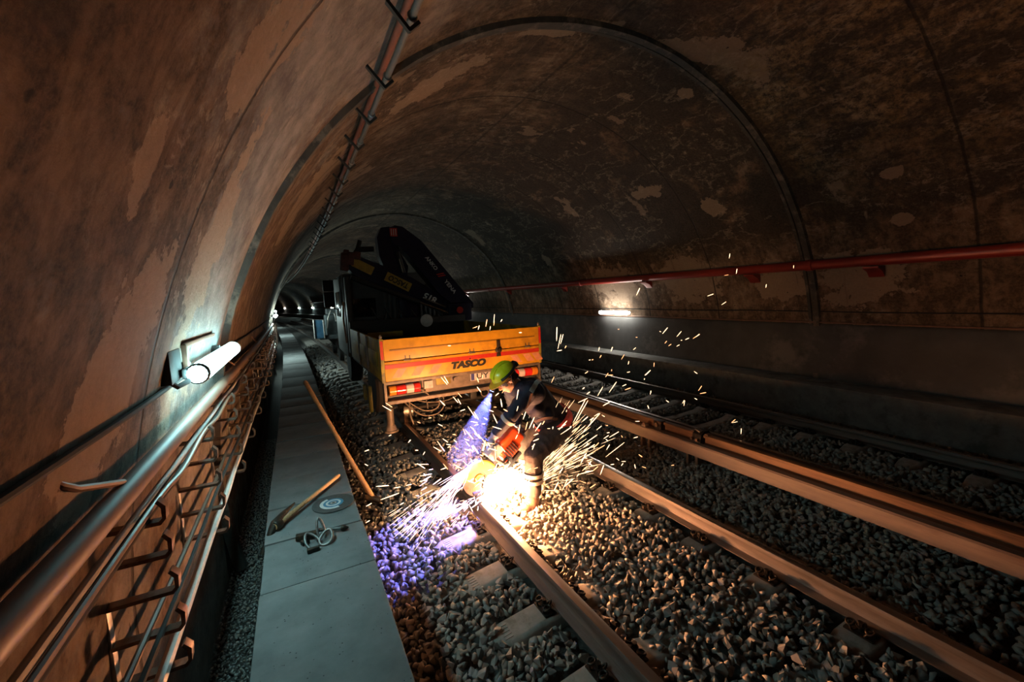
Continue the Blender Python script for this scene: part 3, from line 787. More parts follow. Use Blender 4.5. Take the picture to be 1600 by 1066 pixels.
# ------------------------------------------------------------------ right wall: red pipe and thin cables
REDP = M('red_pipe_paint', (.24, .026, .018), .38, .1, var=.3, scale=10, bump=.08, spot=(.20, .03, .02), stretch=(1, .2, 1))
t = empty('fire_main', (7.16, .4, 2.25), 'long red fire main pipe running high on the wall across the far track', 'pipe')
mb = MB(); mb.tube([(bend(7.15, y), y, 2.33) for y in yr(.3, 70, 1.0)], .075, 18); mb.part('pipe', REDP, t)
for y in (2.95, 4.7, 7.2, 10.5, 14, 18):
    mb = MB(); mb.prism_y([(bend(7.08, y), 2.245), (bend(7.28, y), 2.245), (bend(7.28, y), 2.10), (bend(7.20, y), 2.18), (bend(7.08, y), 2.225)], y-.09, y+.09); mb.part('pipe_bracket', REDP, t)
for y in (3.75, 9.6, 15.5):
    mb = MB(); mb.lathe([(.076, -.05), (.088, -.045), (.088, .045), (.076, .05)], (bend(7.15, y), y, 2.33), (0, 1, 0), 18); mb.part('coupling', REDP, t)
cable('cable', [(bend(arcx(1.44, 1)-.03, y), y, 1.425+.003*math.sin(y*2)) for y in [.3+.9*k for k in range(50)]], .012, BRN, 'thin reddish cable along the ledge of the far wall', group='far wall cables')
cable('cable', [(bend(arcx(1.60, 1)-.02, y), y, 1.60+.006*math.sin(y*1.7)) for y in [.3+.9*k for k in range(50)]], .009, BLK, 'thin black cable on the far wall just above the lamps', group='far wall cables')

# ------------------------------------------------------------------ overhead aerial cable on the vault
LEAK = M('aerial_cable', (.085, .085, .082), .5, .1, var=.2, scale=20, bump=.05)
def onarc(angdeg, r): a = math.radians(angdeg); return XC+r*math.cos(a), ZC+r*math.sin(a)
ax, az = onarc(133.0, RC-.13)
cable('aerial_cable', [(bend(ax, y), y, az+.006*math.sin(y*4)) for y in [.9+.7*k for k in range(50)]], .021, LEAK, 'grey aerial cable hung along the upper vault on brackets', 10, 'vault cables')
ax2, az2 = onarc(131.4, RC-.03)
cable('cable', [(bend(ax2, y), y, az2) for y in [.9+.7*k for k in range(50)]], .024, M('red_cable', (.13, .042, .027), .6, var=.3, scale=9, bump=.1), 'dull red cable fixed to the vault beside the grey aerial cable', 10, 'vault cables')
first = None
vy = [2.55, 3.27, 3.95, 4.65, 5.35, 6.05, 6.75, 7.45, 8.15, 8.85, 9.55, 10.3, 11.0, 11.8, 12.6, 13.4, 14.2, 15.0]
for i, y in enumerate(vy):
    lb = ('black angled hanger on the vault, %s down the aerial cable from the photo top' % ordinal(i)) if i < 6 else 'small black hanger in the distant row along the aerial cable'
    if first is None:
        bx, bz = onarc(133.6, RC)
        first = empty('cable_hanger', (bx, y, bz), lb, 'hanger', 'aerial cable hangers')
        e1 = V((math.cos(math.radians(133.0)), 0, math.sin(math.radians(133.0)))); e2 = V((-e1.z, 0, e1.x))
        c0 = V((XC, y, ZC))
        mb = MB(); mb.box(c0+e1*(RC-.09)+e2*.075, (.02, .03, .18), Matrix.Rotation(-math.atan2(e1.x, e1.z)*-1, 3, 'Y')); mb.part('drop_arm', LDARK, first)
        mb = MB(); mb.box(c0+e1*(RC-.175)+e2*.035, (.085, .03, .02), Matrix.Rotation(math.atan2(e1.x, e1.z), 3, 'Y')); mb.part('cross_arm', LDARK, first)
        mb = MB(); mb.tube([c0+e1*(RC-.13)+(e1*math.cos(a)+V((0, 1, 0))*0+e2*math.sin(a))*.027 for a in np.linspace(0, 2*PI, 13)[:-1]], .006, 6, closed=True); mb.part('cable_clip', GALV, first)
    else:
        bx, bz = onarc(133.6, RC); clone(first, (bend(bx, y), y, bz), lb)

# ------------------------------------------------------------------ tools lying on the walkway
WOOD = M('ash_handle', (.46, .27, .13), .55, var=.25, scale=30, bump=.1, stretch=(4, 4, .6), spot=(.30, .16, .075))
IRON = M('dark_iron', (.045, .036, .028), .5, .7, var=.4, scale=30, bump=.35, spot=(.12, .07, .04))
# pick: the handle lies across the slabs, its head hangs over the wall side
A = V((.238, 4.00, .545)); Bp = V((-.235, 3.34, .535))
t = empty('pick', (Bp.x, Bp.y, .50), 'wooden-handled pick lying across the walkway, iron head over the wall side', 'pick')
mb = MB(); d = Bp-A; mb.tube([A, A+d*.03, A+d*.4, A+d*.8, A+d*.97, Bp+d*.04], [.012, .0165, .016, .018, .023, .024], 14); mb.part('handle', WOOD, t)
E0 = Bp+d*.0
mb = MB(); lo = E0+V((-.10, -.10, -.14)); hi = E0+V((.115, .20, .045))
mb.tube([lo, lo.lerp(E0, .35)+V((0, 0, .01)), lo.lerp(E0, .75)+V((-.01, 0, .012)), E0+V((-.012, 0, .01)), E0.lerp(hi, .4)+V((-.012, 0, .012)), hi], [.020, .022, .026, .034, .022, .007], 10); mb.part('pick_head', IRON, t)
mb = MB(); mb.lathe([(.032, -.03), (.037, -.02), (.037, .02), (.032, .03)], E0, d, 14); mb.part('eye_socket', IRON, t)
# long-handled tool leaning from the ballast over the walkway edge
lo = V((.585, 4.64, -.03)); mid_ = V((.322, 5.335, .535)); dd = (mid_-lo)
hi = lo + dd*2.0
t = empty('sledgehammer', (lo.x, lo.y, -.14), 'long wooden-handled hammer leaning from the ballast across the walkway edge', 'hammer')
mb = MB(); mb.tube([lo, lo+dd*.2, lo+dd, lo+dd*1.6, lo+dd*1.97, lo+dd*2.0], [.030, .029, .026, .025, .027, .018], 14); mb.part('handle', WOOD, t)
mb = MB(); n_ = dd.normalized(); sd = n_.cross(V((0, 0, 1))).normalized()
mb.lathe([(.018, -.09), (.032, -.085), (.034, -.02), (.030, 0), (.034, .02), (.032, .085), (.018, .09)], lo-n_*.02, (.85, -.45, -.25), 10); mb.part('hammer_head', IRON, t)
# thin bent hook rod on the ballast beside the walkway
mb = MB(); mb.tube([(.50, 6.0, -.08), (.47, 6.6, .12), (.42, 7.2, .36), (.38, 7.6, .53), (.355, 7.72, .555), (.30, 7.73, .545), (.23, 7.70, .53)], .008, 8)
mb.thing('hook_rod', IRON, 'thin bent iron rod hooked over the walkway edge beyond the hammer', 'rod')
# loose cutting disc
DISC = M('abrasive_disc', (.07, .07, .068), .8, var=.3, scale=60, bump=.3); LABW = M('disc_label_white', (.62, .66, .66), .5, var=.12, scale=40, bump=0); LABB = M('disc_label_blue', (.05, .22, .36), .5, var=.2, scale=30, bump=0)
dc = V((.150, 3.535, .5045)); t = empty('cutting_disc', dc, 'flat abrasive cutting disc with blue and white label lying on the slab', 'disc')
mb = MB(); mb.lathe([(.0, 0), (.155, 0), (.156, .002), (.155, .004), (0, .004)], dc, (0, 0, 1), 48); mb.part('disc_body', DISC, t)
def annulus(r0, r1, z, a0=0, a1=2*PI, n=40):
    m_ = MB(); vs = []; fs = []
    for k in range(n+1):
        a = a0+(a1-a0)*k/n
        vs += [dc+V((r0*math.cos(a), r0*math.sin(a), z)), dc+V((r1*math.cos(a), r1*math.sin(a), z)), dc+V((r1*math.cos(a), r1*math.sin(a), z-.0012)), dc+V((r0*math.cos(a), r0*math.sin(a), z-.0012))]
    for k in range(n):
        for j in range(4): fs.append((k*4+j, k*4+(j+1) % 4, (k+1)*4+(j+1) % 4, (k+1)*4+j))
    return m_.add(vs, fs)
annulus(.052, .100, .0052, 2.0, 5.1).part('paper_label', LABW, t, 'white paper label')
annulus(.028, .075, .0056).part('label_ring', LABB, t, 'blue ring')
annulus(.040, .056, .0062).part('label_ring', LABW, t, 'pale ring')
annulus(.012, .024, .0062).part('bore_ring', GALV, t)
# loose rail clamp
RC0 = V((.02, 3.02, .50)); t = empty('rail_clamp', RC0, 'jumble of dark clamp loops and a pointed rod lying on the slab', 'clamp')
STL = M('worn_steel', (.24, .23, .22), .42, .75, var=.35, scale=30, bump=.2, spot=(.09, .07, .055))
def loop(c, rx, ry, rot, tilt, r, n=28):
    q = Matrix.Rotation(rot, 3, 'Z') @ Matrix.Rotation(tilt, 3, 'X'); pts = [c + q @ V((rx*math.cos(a)*(1-.25*math.sin(a)), ry*math.sin(a), 0)) for a in np.linspace(0, 2*PI, n+1)[:-1]]
    m_ = MB(); m_.tube(pts, r, 10, closed=True); return m_
loop(RC0+V((-.045, -.03, .03)), .040, .062, .5, .55, .0095).part('clamp_loop', STL, t)
loop(RC0+V((.045, -.03, .028)), .038, .058, -.4, .45, .0095).part('clamp_loop', STL, t)
loop(RC0+V((.015, .055, .05)), .022, .075, .2, 1.0, .0085).part('clamp_loop', STL, t)
mb = MB(); mb.box(RC0+V((-.075, .075, .022)), (.13, .045, .035), Matrix.Rotation(-.12, 3, 'Z'), .006); mb.part('jaw_block', IRON, t)
mb = MB(); mb.box(RC0+V((-.085, .005, .016)), (.05, .035, .03), Matrix.Rotation(.5, 3, 'Z'), .006); mb.part('jaw_block', IRON, t)
mb = MB(); mb.box(RC0+V((-.04, -.115, .013)), (.075, .028, .026), Matrix.Rotation(.1, 3, 'Z'), .005); mb.part('foot_block', IRON, t)
mb = MB(); mb.tube([RC0+V((.0, .085, .035)), RC0+V((.15, .055, .016))], .0115, 10); mb.part('rod', STL, t)
mb = MB(); mb.lathe([(.017, 0), (.021, .012), (.015, .028), (.004, .05)], RC0+V((.145, .055, .018)), (.9, -.25, 0), 10); mb.part('cone_tip', IRON, t)
# ------------------------------------------------------------------ crane truck on the near track
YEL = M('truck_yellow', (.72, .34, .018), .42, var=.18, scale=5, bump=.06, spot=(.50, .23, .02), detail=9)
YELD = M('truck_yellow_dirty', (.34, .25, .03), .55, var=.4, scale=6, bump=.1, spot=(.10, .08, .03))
REDT = M('reflective_red', (.55, .035, .02), .35, var=.15, scale=30, bump=.02)
PINK = M('faded_chevron', (.70, .27, .16), .45, var=.2, scale=18, bump=.02, spot=(.62, .32, .12))
STEELB = M('bumper_steel', (.20, .155, .12), .55, .35, var=.35, scale=9, bump=.12, spot=(.12, .085, .065))
DARK = M('chassis_black', (.022, .020, .019), .6, .2, var=.4, scale=14, bump=.2)
NAVY = M('crane_navy', (.010, .010, .030), .35, .1, var=.3, scale=6, bump=.05)
CABM = M('cab_panel_grey', (.085, .088, .088), .5, .1, var=.3, scale=4, bump=.08, spot=(.08, .08, .08))
RUB = M('rubber', (.018, .017, .016), .8, var=.3, scale=40, bump=.3)
TXB = M('letter_black', (.012, .011, .010), .5, var=.1, scale=20, bump=0)
TXW = M('letter_white', (.62, .62, .60), .5, var=.15, scale=20, bump=0)
PLAQ = M('plaque_yellow', (.42, .27, .03), .5, var=.25, scale=14, bump=.03)
CHROME = M('bright_steel', (.62, .58, .52), .22, 1.0, var=.15, scale=20, bump=.03)
TY = 5.75; TXL, TXR = .985, 3.445
def text_mesh(txt, width, height, depth=.004, shear=0.0, bold=.0):
    cu = bpy.data.curves.new('lettering', 'FONT'); cu.body = txt; cu.extrude = .02; cu.shear = shear; cu.offset = bold; cu.resolution_u = 3
    ob = bpy.data.objects.new('lettering', cu); C.objects.link(ob); bpy.context.view_layer.update()
    dg = bpy.context.evaluated_depsgraph_get()
    me = bpy.data.meshes.new_from_object(ob.evaluated_get(dg)); bpy.data.objects.remove(ob); bpy.data.curves.remove(cu)
    n = len(me.vertices); co = np.empty(n*3, dtype=np.float32); me.vertices.foreach_get('co', co); co = co.reshape(-1, 3)
    lo, hi = co.min(0), co.max(0); co = (co-(lo+hi)/2); co[:, 0] *= width/(hi[0]-lo[0]); co[:, 1] *= height/(hi[1]-lo[1]); co[:, 2] *= depth/(hi[2]-lo[2])
    fs = [tuple(p.vertices) for p in me.polygons]; bpy.data.meshes.remove(me)
    return co, fs
def lettering(name, txt, c, ex, ez, width, height, mat, parent, shear=0.0, bold=.02, depth=.004, fat=0.0):
    """text whose baseline runs along ex and whose upright runs along ez"""
    co, fs = text_mesh(txt, width, height, depth, shear, bold); ex, ez = V(ex).normalized(), V(ez).normalized(); n_ = ex.cross(ez)
    mb = MB()
    for k, (sx, sz) in enumerate(((0, 0), (1, .5), (-1, -.5), (1, -.5), (-1, .5)) if fat else ((0, 0),)): mb.add([V(c)+ex*(float(p[0])+sx*fat)+ez*(float(p[1])+sz*fat)+n_*(float(p[2])+.00015*k) for p in co], fs)
    return mb.part(name, mat, parent, smooth=False)
truck = empty('crane_truck', (2.215, TY, .146), 'yellow-bodied truck with folded navy crane standing on the near track, tail to the camera', 'truck')
# load bed
mb = MB(); mb.box2((TXL+.02, TY+.05, .95), (TXR-.02, 9.05, 1.02)); mb.part('bed_floor', DARK, truck)
tg = MB(); tg.box2((TXL+.035, TY-.02, 1.005), (TXR-.035, TY+.03, 1.272), .008); tg.box2((TXL+.035, TY-.02, 1.284), (TXR-.035, TY+.03, 1.572), .008)
tail = tg.part('tailgate', YEL, truck)
# pressed rib grooves of the tailgate, hinges, red stripe, chevrons and name
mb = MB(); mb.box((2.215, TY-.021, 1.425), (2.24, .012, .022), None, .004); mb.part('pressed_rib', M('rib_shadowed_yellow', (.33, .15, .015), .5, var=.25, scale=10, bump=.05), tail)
mb = MB(); mb.box((2.215, TY-.0225, 1.205), (2.385, .004, .058)); mb.part('red_stripe', REDT, tail)
def chev(x, w, h, z, s):
    return [(x, z), (x+w, z), (x+w+s*h, z+h), (x+s*h, z+h)]
for (x, s) in ((1.10, .75), (1.36, .75), (1.60, .75), (2.92, -.75), (3.14, -.75), (3.30, -.75)):
    p = chev(x, .12, .12, 1.045, s)
    if s < 0: p = [(a+.06, b) for a, b in p]
    mb = MB(); mb.prism_y(p, TY-.0225, TY-.0195); mb.part('faded_chevron', PINK, tail)
for x in (1.33, 2.27, 3.20):
    mb = MB(); mb.box((x, TY-.024, 1.278), (.10, .018, .03), None, .003); mb.cyl((x-.04, TY-.034, 1.278), (x+.04, TY-.034, 1.278), .007, n=8); mb.box((x-.03, TY-.022, 1.31), (.012, .01, .05)); mb.box((x+.03, TY-.022, 1.31), (.012, .01, .05)); mb.part('hinge', STEELB, tail)
lettering('lettering', 'TASCO', (2.215, TY-.0235, 1.118), (1, 0, 0), (0, 0, 1), .53, .102, TXB, tail, .22, .04, .004, .0055)
mb = MB(); mb.cyl((2.235, TY-.020, 1.192), (2.235, TY-.0255, 1.192), .011, n=12); mb.part('lettering_dot', TXB, tail)
mb = MB(); mb.lathe([(.0, 0), (.050, 0), (.050, .02), (.030, .035), (.030, .055), (0, .06)], (2.70, TY-.02, 1.275), (0, -1, 0), 18); mb.box((2.70, TY-.03, 1.365), (.055, .03, .12), None, .008); mb.box((2.70, TY-.025, 1.20), (.07, .012, .05), None, .004); mb.part('latch', M('latch_black_grease', (.035, .022, .014), .5, .3, var=.4, scale=30, bump=.3), tail)
for x in (TXL+.012, TXR-.012):
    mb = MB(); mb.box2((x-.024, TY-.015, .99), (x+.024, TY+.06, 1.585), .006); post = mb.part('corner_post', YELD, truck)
    mb = MB(); mb.box((x, TY-.0165, 1.43), (.036, .004, .25)); mb.part('reflector', REDT, post)
    mb = MB(); mb.lathe([(.018, 0), (.022, .01), (.022, .03), (.008, .05)], (x, TY+.02, 1.585), (0, 0, 1), 12); mb.part('post_cap', STEELB, post)
for x, w in ((TXL, 1), (TXR, -1)):
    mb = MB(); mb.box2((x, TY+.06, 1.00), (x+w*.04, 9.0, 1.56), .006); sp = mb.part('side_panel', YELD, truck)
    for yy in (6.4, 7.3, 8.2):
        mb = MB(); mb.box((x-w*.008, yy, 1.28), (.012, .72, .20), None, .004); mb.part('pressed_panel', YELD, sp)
    for yy in (6.85, 7.75): 
        mb = MB(); mb.box((x-w*.012, yy, 1.28), (.03, .05, .56), None, .004); mb.part('stanchion', STEELB, sp)
mb = MB(); mb.box2((TXL, 8.98, 1.0), (TXR, 9.05, 1.70), .006); hb = mb.part('headboard', DARK, truck)
mb = MB(); mb.lathe([(0, 0), (.135, 0), (.135, .01), (0, .012)], (2.55, 8.97, 1.62), (0, -1, 0), 28); sgn = mb.part('round_sticker', TXW, hb, 'round white sticker')

mb = MB(); mb.box2((1.35, 7.6, 1.02), (2.0, 8.6, 1.32), .02); mb.part('tool_chest', DARK, truck)
mb = MB(); mb.box2((1.2, 8.2, 1.40), (1.85, 8.26, 1.50), .01); mb.part('load_beam', YELD, truck)
# rear beam with lamps
mb = MB(); mb.box2((TXL+.01, TY+.0, .955), (TXR-.01, TY+.06, 1.0), .006); mb.part('bed_sill', STEELB, truck)
mb = MB(); mb.box2((TXL+.02, TY+.10, .72), (TXR-.02, TY+.14, .96)); mb.part('rear_panel', STEELB, truck)
mb = MB(); mb.box2((TXL+.01, TY-.02, .685), (TXR-.01, TY+.12, .735), .008); mb.part('rear_step', STEELB, truck)
for x in (TXL+.025, TXR-.025):
    mb = MB(); mb.box2((x-.018, TY, .72), (x+.018, TY+.12, .97), .004); mb.part('end_plate', STEELB, truck)
LAMPR = M('lens_red', (.75, .035, .03), .18, var=.15, scale=12, bump=.03, coat=.5); LAMPO = M('lens_orange', (.85, .28, .03), .18, var=.1, scale=12, bump=.03, coat=.5); LAMPW = M('lens_clear', (.72, .62, .58), .15, var=.1, scale=12, bump=.03, coat=.5)
for s, x0 in ((1, TXL+.07), (-1, TXR-.07)):
    mb = MB(); mb.box2((x0-s*.015, TY+.06, .78), (x0+s*.47, TY+.11, .955), .008); tl = mb.part('tail_light', DARK, truck)
    def lens(a, b, mt, nm):
        mb = MB(); xa, xb = x0+s*a, x0+s*b
        mb.tube([(xa, TY+.035, .868), (xa+(xb-xa)*.06, TY+.035, .868), (xb-(xb-xa)*.06, TY+.035, .868), (xb, TY+.035, .868)], [.055, .068, .068, .055], 18); mb.part(nm, mt, tl)
    lens(0, .10, LAMPO, 'lens'); lens(.10, .23, LAMPR, 'lens'); lens(.23, .34, LAMPW, 'lens'); lens(.34, .43, LAMPR, 'lens')
    mb = MB(); mb.tube([(x0+s*.40, TY-.035, .86), (x0+s*.45, TY-.05, .82), (x0+s*.53, TY-.03, .75)], .008, 8); mb.part('wiring_tail', STEELB, tl)
mb = MB(); mb.box((1.62, TY+.085, .875), (.13, .04, .11), None, .006); mb.part('white_label', M('plate_grey', (.48, .44, .40), .5, var=.25, scale=18, bump=.05), truck)
mb = MB(); mb.cyl((2.02, TY+.10, .905), (2.02, TY+.03, .905), .035, n=16); mb.part('coupling_socket', STEELB, truck)
mb = MB(); mb.box((1.85, TY+.095, .90), (.22, .012, .11), None, .004); mb.part('mounting_plate', YELD, truck)
mb = MB(); mb.box((2.52, TY+.075, .90), (.52, .02, .125), None, .005); pl = mb.part('number_plate', M('plate_white', (.50, .46, .43), .45, var=.12, scale=20, bump=.02), truck)
mb = MB(); mb.box((2.295, TY+.063, .90), (.05, .004, .11)); mb.part('plate_band', M('plate_blue', (.04, .05, .22), .4, var=.1, scale=20, bump=0), pl)
lettering('lettering', 'UY 01', (2.54, TY+.0625, .90), (1, 0, 0), (0, 0, 1), .36, .082, TXB, pl, 0, .01)
# underside: chassis, guide wheels on the rails, tyres, jacks, hoses
for x in (1.80, 2.62):
    mb = MB(); mb.box2((x-.05, TY+.12, .62), (x+.05, 12.2, .90), .01); mb.part('chassis_rail', DARK, truck)
for y in (6.2, 7.9, 9.4, 11.0):
    mb = MB(); mb.box2((1.5, y-.05, .60), (2.9, y+.05, .80), .01); mb.part('cross_member', DARK, truck)
for yy in (6.63, 11.9):
    mb = MB(); mb.cyl((1.36, yy, .36), (3.0, yy, .36), .035, n=12); ax_ = mb.part('guide_axle', DARK, truck)
    for s, xg in ((-1, 1.438), (1, 2.945)):
        mb = MB(); mb.lathe([(.05, -.075), (.20, -.07), (.212, -.06), (.207, .04), (.235, .048), (.235, .07), (.06, .08)], (xg, yy, .358), (-s, 0, 0), 32); mb.part('guide_wheel', CHROME, ax_, 'bright worn steel guide wheel')
for yy in (7.45, 10.75):
    for s, xg in ((-1, 1.22), (1, 3.21)):
        mb = MB(); mb.lathe([(.25, -.13), (.42, -.13), (.47, -.09), (.475, 0), (.47, .09), (.42, .13), (.25, .13)], (xg, yy, .66), (1, 0, 0), 36); ty = mb.part('tyre', RUB, truck)
        mb = MB(); mb.lathe([(.06, -.03), (.25, -.06), (.26, -.10), (.245, .1), (.06, .06)], (xg, yy, .66), (1, 0, 0), 28); mb.part('wheel_disc', STEELB, ty)
for x in (1.10, 3.33):
    mb = MB(); mb.cyl((x, 6.06, .30), (x, 6.06, .72), .052, n=16); jk = mb.part('jack_leg', STEELB, truck)
    mb = MB(); mb.cyl((x, 6.06, .56), (x, 6.06, .80), .075, n=16); mb.part('jack_sleeve', DARK, jk)
    mb = MB(); mb.lathe([(.06, .10), (.075, .06), (.085, .03), (.105, .025), (.105, .0), (0, 0)], (x, 6.06, .22), (0, 0, 1), 22); mb.part('jack_foot', STEELB, jk)
mb = MB(); mb.box((.97, 6.9, .55), (.05, .12, .42), None, .01); mb.box((.93, 7.15, .62), (.05, .10, .25), None, .01); mb.part('step_bracket', YELD, truck)
def hose(pts, r=.010):
    m_ = MB(); P = [V(p) for p in pts]; Q = []
    for i in range(len(P)-1):
        a = P[max(0, i-1)]; b = P[i]; c = P[i+1]; d = P[min(len(P)-1, i+2)]
        for k in range(7):
            t = k/7.0; Q.append(.5*((2*b)+(c-a)*t+(2*a-5*b+4*c-d)*t*t+(3*b-a-3*c+d)*t**3))
    Q.append(P[-1]); m_.tube(Q, r, 8); return m_.part('hydraulic_hose', STEELB, truck)
hose([(1.25, TY+.1, .70), (1.36, TY+.05, .56), (1.50, TY+.02, .46), (1.68, TY, .45), (1.80, TY+.02, .53), (1.82, TY+.06, .66), (1.80, TY+.1, .74)])
hose([(1.29, TY+.12, .70), (1.42, TY+.09, .58), (1.54, TY+.07, .51), (1.66, TY+.06, .50), (1.75, TY+.06, .56), (1.76, TY+.09, .70)])
hose([(1.56, TY+.05, .70), (1.57, TY+.02, .60), (1.565, TY, .55)])
hose([(1.40, TY+.04, .69), (1.60, TY, .635), (1.85, TY+.0, .625), (2.05, TY+.03, .68), (2.12, TY+.08, .72)], .008)
hose([(1.36, TY+.2, .62), (1.37, TY+.24, .44), (1.40, TY+.2, .30)], .012)
mb = MB(); mb.box((2.30, TY+.12, .63), (.10, .08, .14), None, .01); mb.part('tow_bracket', DARK, truck)
mb = MB(); mb.tube([V((2.47, TY+.05, .64))+V((.06*math.cos(a), 0, .06*math.sin(a))) for a in np.linspace(0, 2*PI, 21)[:-1]], .008, 8, closed=True); mb.part('tow_ring', STEELB, truck)
# cab
cabY = 10.05
mb = MB(); mb.box2((1.02, cabY, .85), (3.40, 12.2, 2.72), .06); cab = mb.part('cab', CABM, truck)
for k in range(14):
    x = 1.9+.105*k; mb = MB(); mb.box((x, cabY-.012, 1.95), (.045, .03, .95), None, .006); mb.part('pressed_rib', CABM, cab)
GLS = M('dark_glass', (.012, .014, .016), .08, var=.1, scale=5, bump=0)
mb = MB(); mb.box((1.45, cabY-.012, 1.95), (.5, .02, .42), None, .01); mb.part('rear_window', GLS, cab)
mb = MB(); mb.box((1.012, 11.3, 2.05), (.02, .9, .6), None, .01); mb.part('side_window', GLS, cab)
for z, h in ((2.50, .26), (2.17, .36)):
    mb = MB(); mb.box((.80, 11.0, z), (.24, .10, h), None, .03); mr_ = mb.part('wing_mirror', DARK, cab)
mb = MB(); mb.tube([(1.02, 11.05, 2.66), (.86, 11.05, 2.66), (.84, 11.04, 2.0), (1.02, 11.05, 1.9)], .014, 8); mb.part('mirror_arm', STEELB, cab)
mb = MB(); mb.box2((1.02, 9.55, 1.0), (1.13, 9.75, 2.62), .01); mb.part('exhaust_post', CABM, truck)
mb = MB(); mb.tube([(1.00, 9.9, 1.2), (.97, 9.9, 1.7), (1.0, 9.9, 2.1)], .02, 8); mb.part('grab_rail', CHROME, truck)
# folded knuckle crane across the truck, behind the cab
cy0, cy1 = 9.20, 9.46
crane_parts = [
    ('outer_boom', [(1.95, 3.60), (2.06, 3.645), (2.22, 3.62), (2.60, 3.34), (3.72, 1.95), (3.72, 1.84), (3.45, 1.72), (3.22, 1.96), (2.95, 2.16), (2.60, 2.62), (2.30, 3.02), (2.12, 3.22), (1.98, 3.25)], cy0-.06, cy1+.04),
    ('main_boom', [(1.69, 3.40), (1.78, 3.60), (1.95, 3.63), (2.06, 3.60), (2.10, 3.30), (2.12, 3.15), (2.30, 2.80), (2.26, 2.60), (2.02, 2.46), (1.84, 2.62), (1.71, 3.02)], cy0+.02, cy1+.03),
    ('lower_boom', [(1.06, 2.98), (1.30, 3.00), (1.62, 2.88), (2.38, 2.54), (3.05, 2.10), (3.42, 1.92), (3.42, 1.66), (3.15, 1.70), (2.42, 2.06), (1.74, 2.36), (1.20, 2.62), (1.05, 2.78)], cy0-.02, cy1+.06),
]
for nm, poly, ya, yb in crane_parts:
    mb = MB(); mb.prism_y(poly, ya, yb); ob = mb.part(nm, NAVY, truck)
    if nm == 'lower_boom': lowb = ob
    if nm == 'outer_boom': outb = ob
    if nm == 'main_boom': mainb = ob
mb = MB(); mb.box2((2.05, cy0+.0, 1.02), (2.45, cy1, 2.3), .03); mb.part('crane_column', NAVY, truck)
mb = MB(); mb.lathe([(.22, 0), (.24, .05), (.20, .2), (.17, .35)], (2.25, 9.33, 1.0), (0, 0, 1), 24); mb.part('slewing_base', DARK, truck)
mb = MB(); mb.box2((3.10, cy0-.12, 1.55), (3.66, cy1+.1, 1.96), .05); mb.part('knuckle_block', NAVY, truck)
mb = MB(); mb.cyl((3.36, cy0-.15, 1.80), (3.36, cy1+.12, 1.80), .075, n=20); mb.part('pivot_pin', REDT, truck)
mb = MB(); mb.cyl((1.10, cy0-.05, 2.58), (2.46, cy0-.05, 2.02), .055, n=16); cyln = mb.part('lift_cylinder', DARK, truck)
mb = MB(); mb.cyl((2.46, cy0-.05, 2.02), (3.15, cy0-.05, 1.73), .030, n=14); mb.part('cylinder_rod', CHROME, cyln)
mb = MB(); mb.cyl((2.08, cy0-.01, 3.10), (2.18, cy0-.01, 2.66), .055, n=16); c2 = mb.part('knuckle_cylinder', DARK, truck)
mb = MB(); mb.cyl((2.10, cy0-.065, 2.95), (2.16, cy0-.065, 2.66), .014, n=10); mb.part('cylinder_rod', CHROME, c2)
mb = MB(); mb.box((2.82, cy0-.05, 1.99), (.52, .03, .03), Matrix.Rotation(.42, 3, 'Y'), .004); mb.part('guide_strip', STEELB, lowb)
ROTV = math.atan2(-.44, .76)
dl = V((.86, 0, -.46)).normalized(); upv = V((.46, 0, .86)).normalized()
# plaques and lettering on the folded boom hang upside down
def plaque(c, w, h, txt, host, tw, th):
    c = V(c); m_ = MB()
    vs = [c+dl*sx*w/2+upv*sz*h/2+V((0, sy*.006, 0)) for sx in (-1, 1) for sy in (-1, 1) for sz in (-1, 1)]
    m_.add(vs, [(0, 1, 3, 2), (4, 6, 7, 5), (0, 4, 5, 1), (2, 3, 7, 6), (0, 2, 6, 4), (1, 5, 7, 3)])
    p = m_.part('name_plaque', PLAQ, host, 'dull yellow name plaque', smooth=False)
    if txt: lettering('lettering', txt, c+V((0, -.009, 0)), -dl, -upv, tw, th, TXB, p, .1, .03)
plaque((2.05, cy0-.035, 2.47), .56, .19, 'TASCO', lowb, .44, .12)
plaque((1.36, cy0-.035, 2.80), .42, .18, '', lowb, 0, 0)
lettering('lettering', '815', (2.72, cy0-.03, 2.10), -dl, -upv, .30, .14, TXW, lowb, .1, .03)
da = V((.615, 0, -.79)).normalized(); ua = V((.79, 0, .615)).normalized()
lettering('lettering', 'ANKO', (2.79, cy0-.067, 2.86), da, ua, .36, .085, TXW, outb, .1, .02)
lettering('lettering', 'YENA', (3.19, cy0-.067, 2.335), da, ua, .36, .085, TXW, outb, .1, .02)
lettering('lettering', '//', (2.99, cy0-.067, 2.60), da, ua, .16, .15, REDT, outb, .3, .03)
mb = MB(); mb.box((2.02, cy0-.064, 3.50), (.15, .006, .17)); lg = mb.part('maker_badge', REDT, outb, 'small red badge with pale bars')
for k in range(3):
    mb = MB(); mb.box((1.975+.045*k, cy0-.069, 3.50), (.014, .004, .13)); mb.part('badge_bar', TXW, lg)
mb = MB()
for (x, z, w, h) in ((1.02, 2.90, .16, .36), (1.14, 2.96, .12, .26), (1.06, 3.08, .10, .12), (1.26, 3.02, .14, .16)): mb.box((x, cy0+.05, z), (w, .22, h), Matrix.Rotation(.15, 3, 'Y'), .015)
mb.part('valve_block', M('valve_rust_red', (.10, .028, .018), .5, .2, var=.5, scale=14, bump=.3), truck)
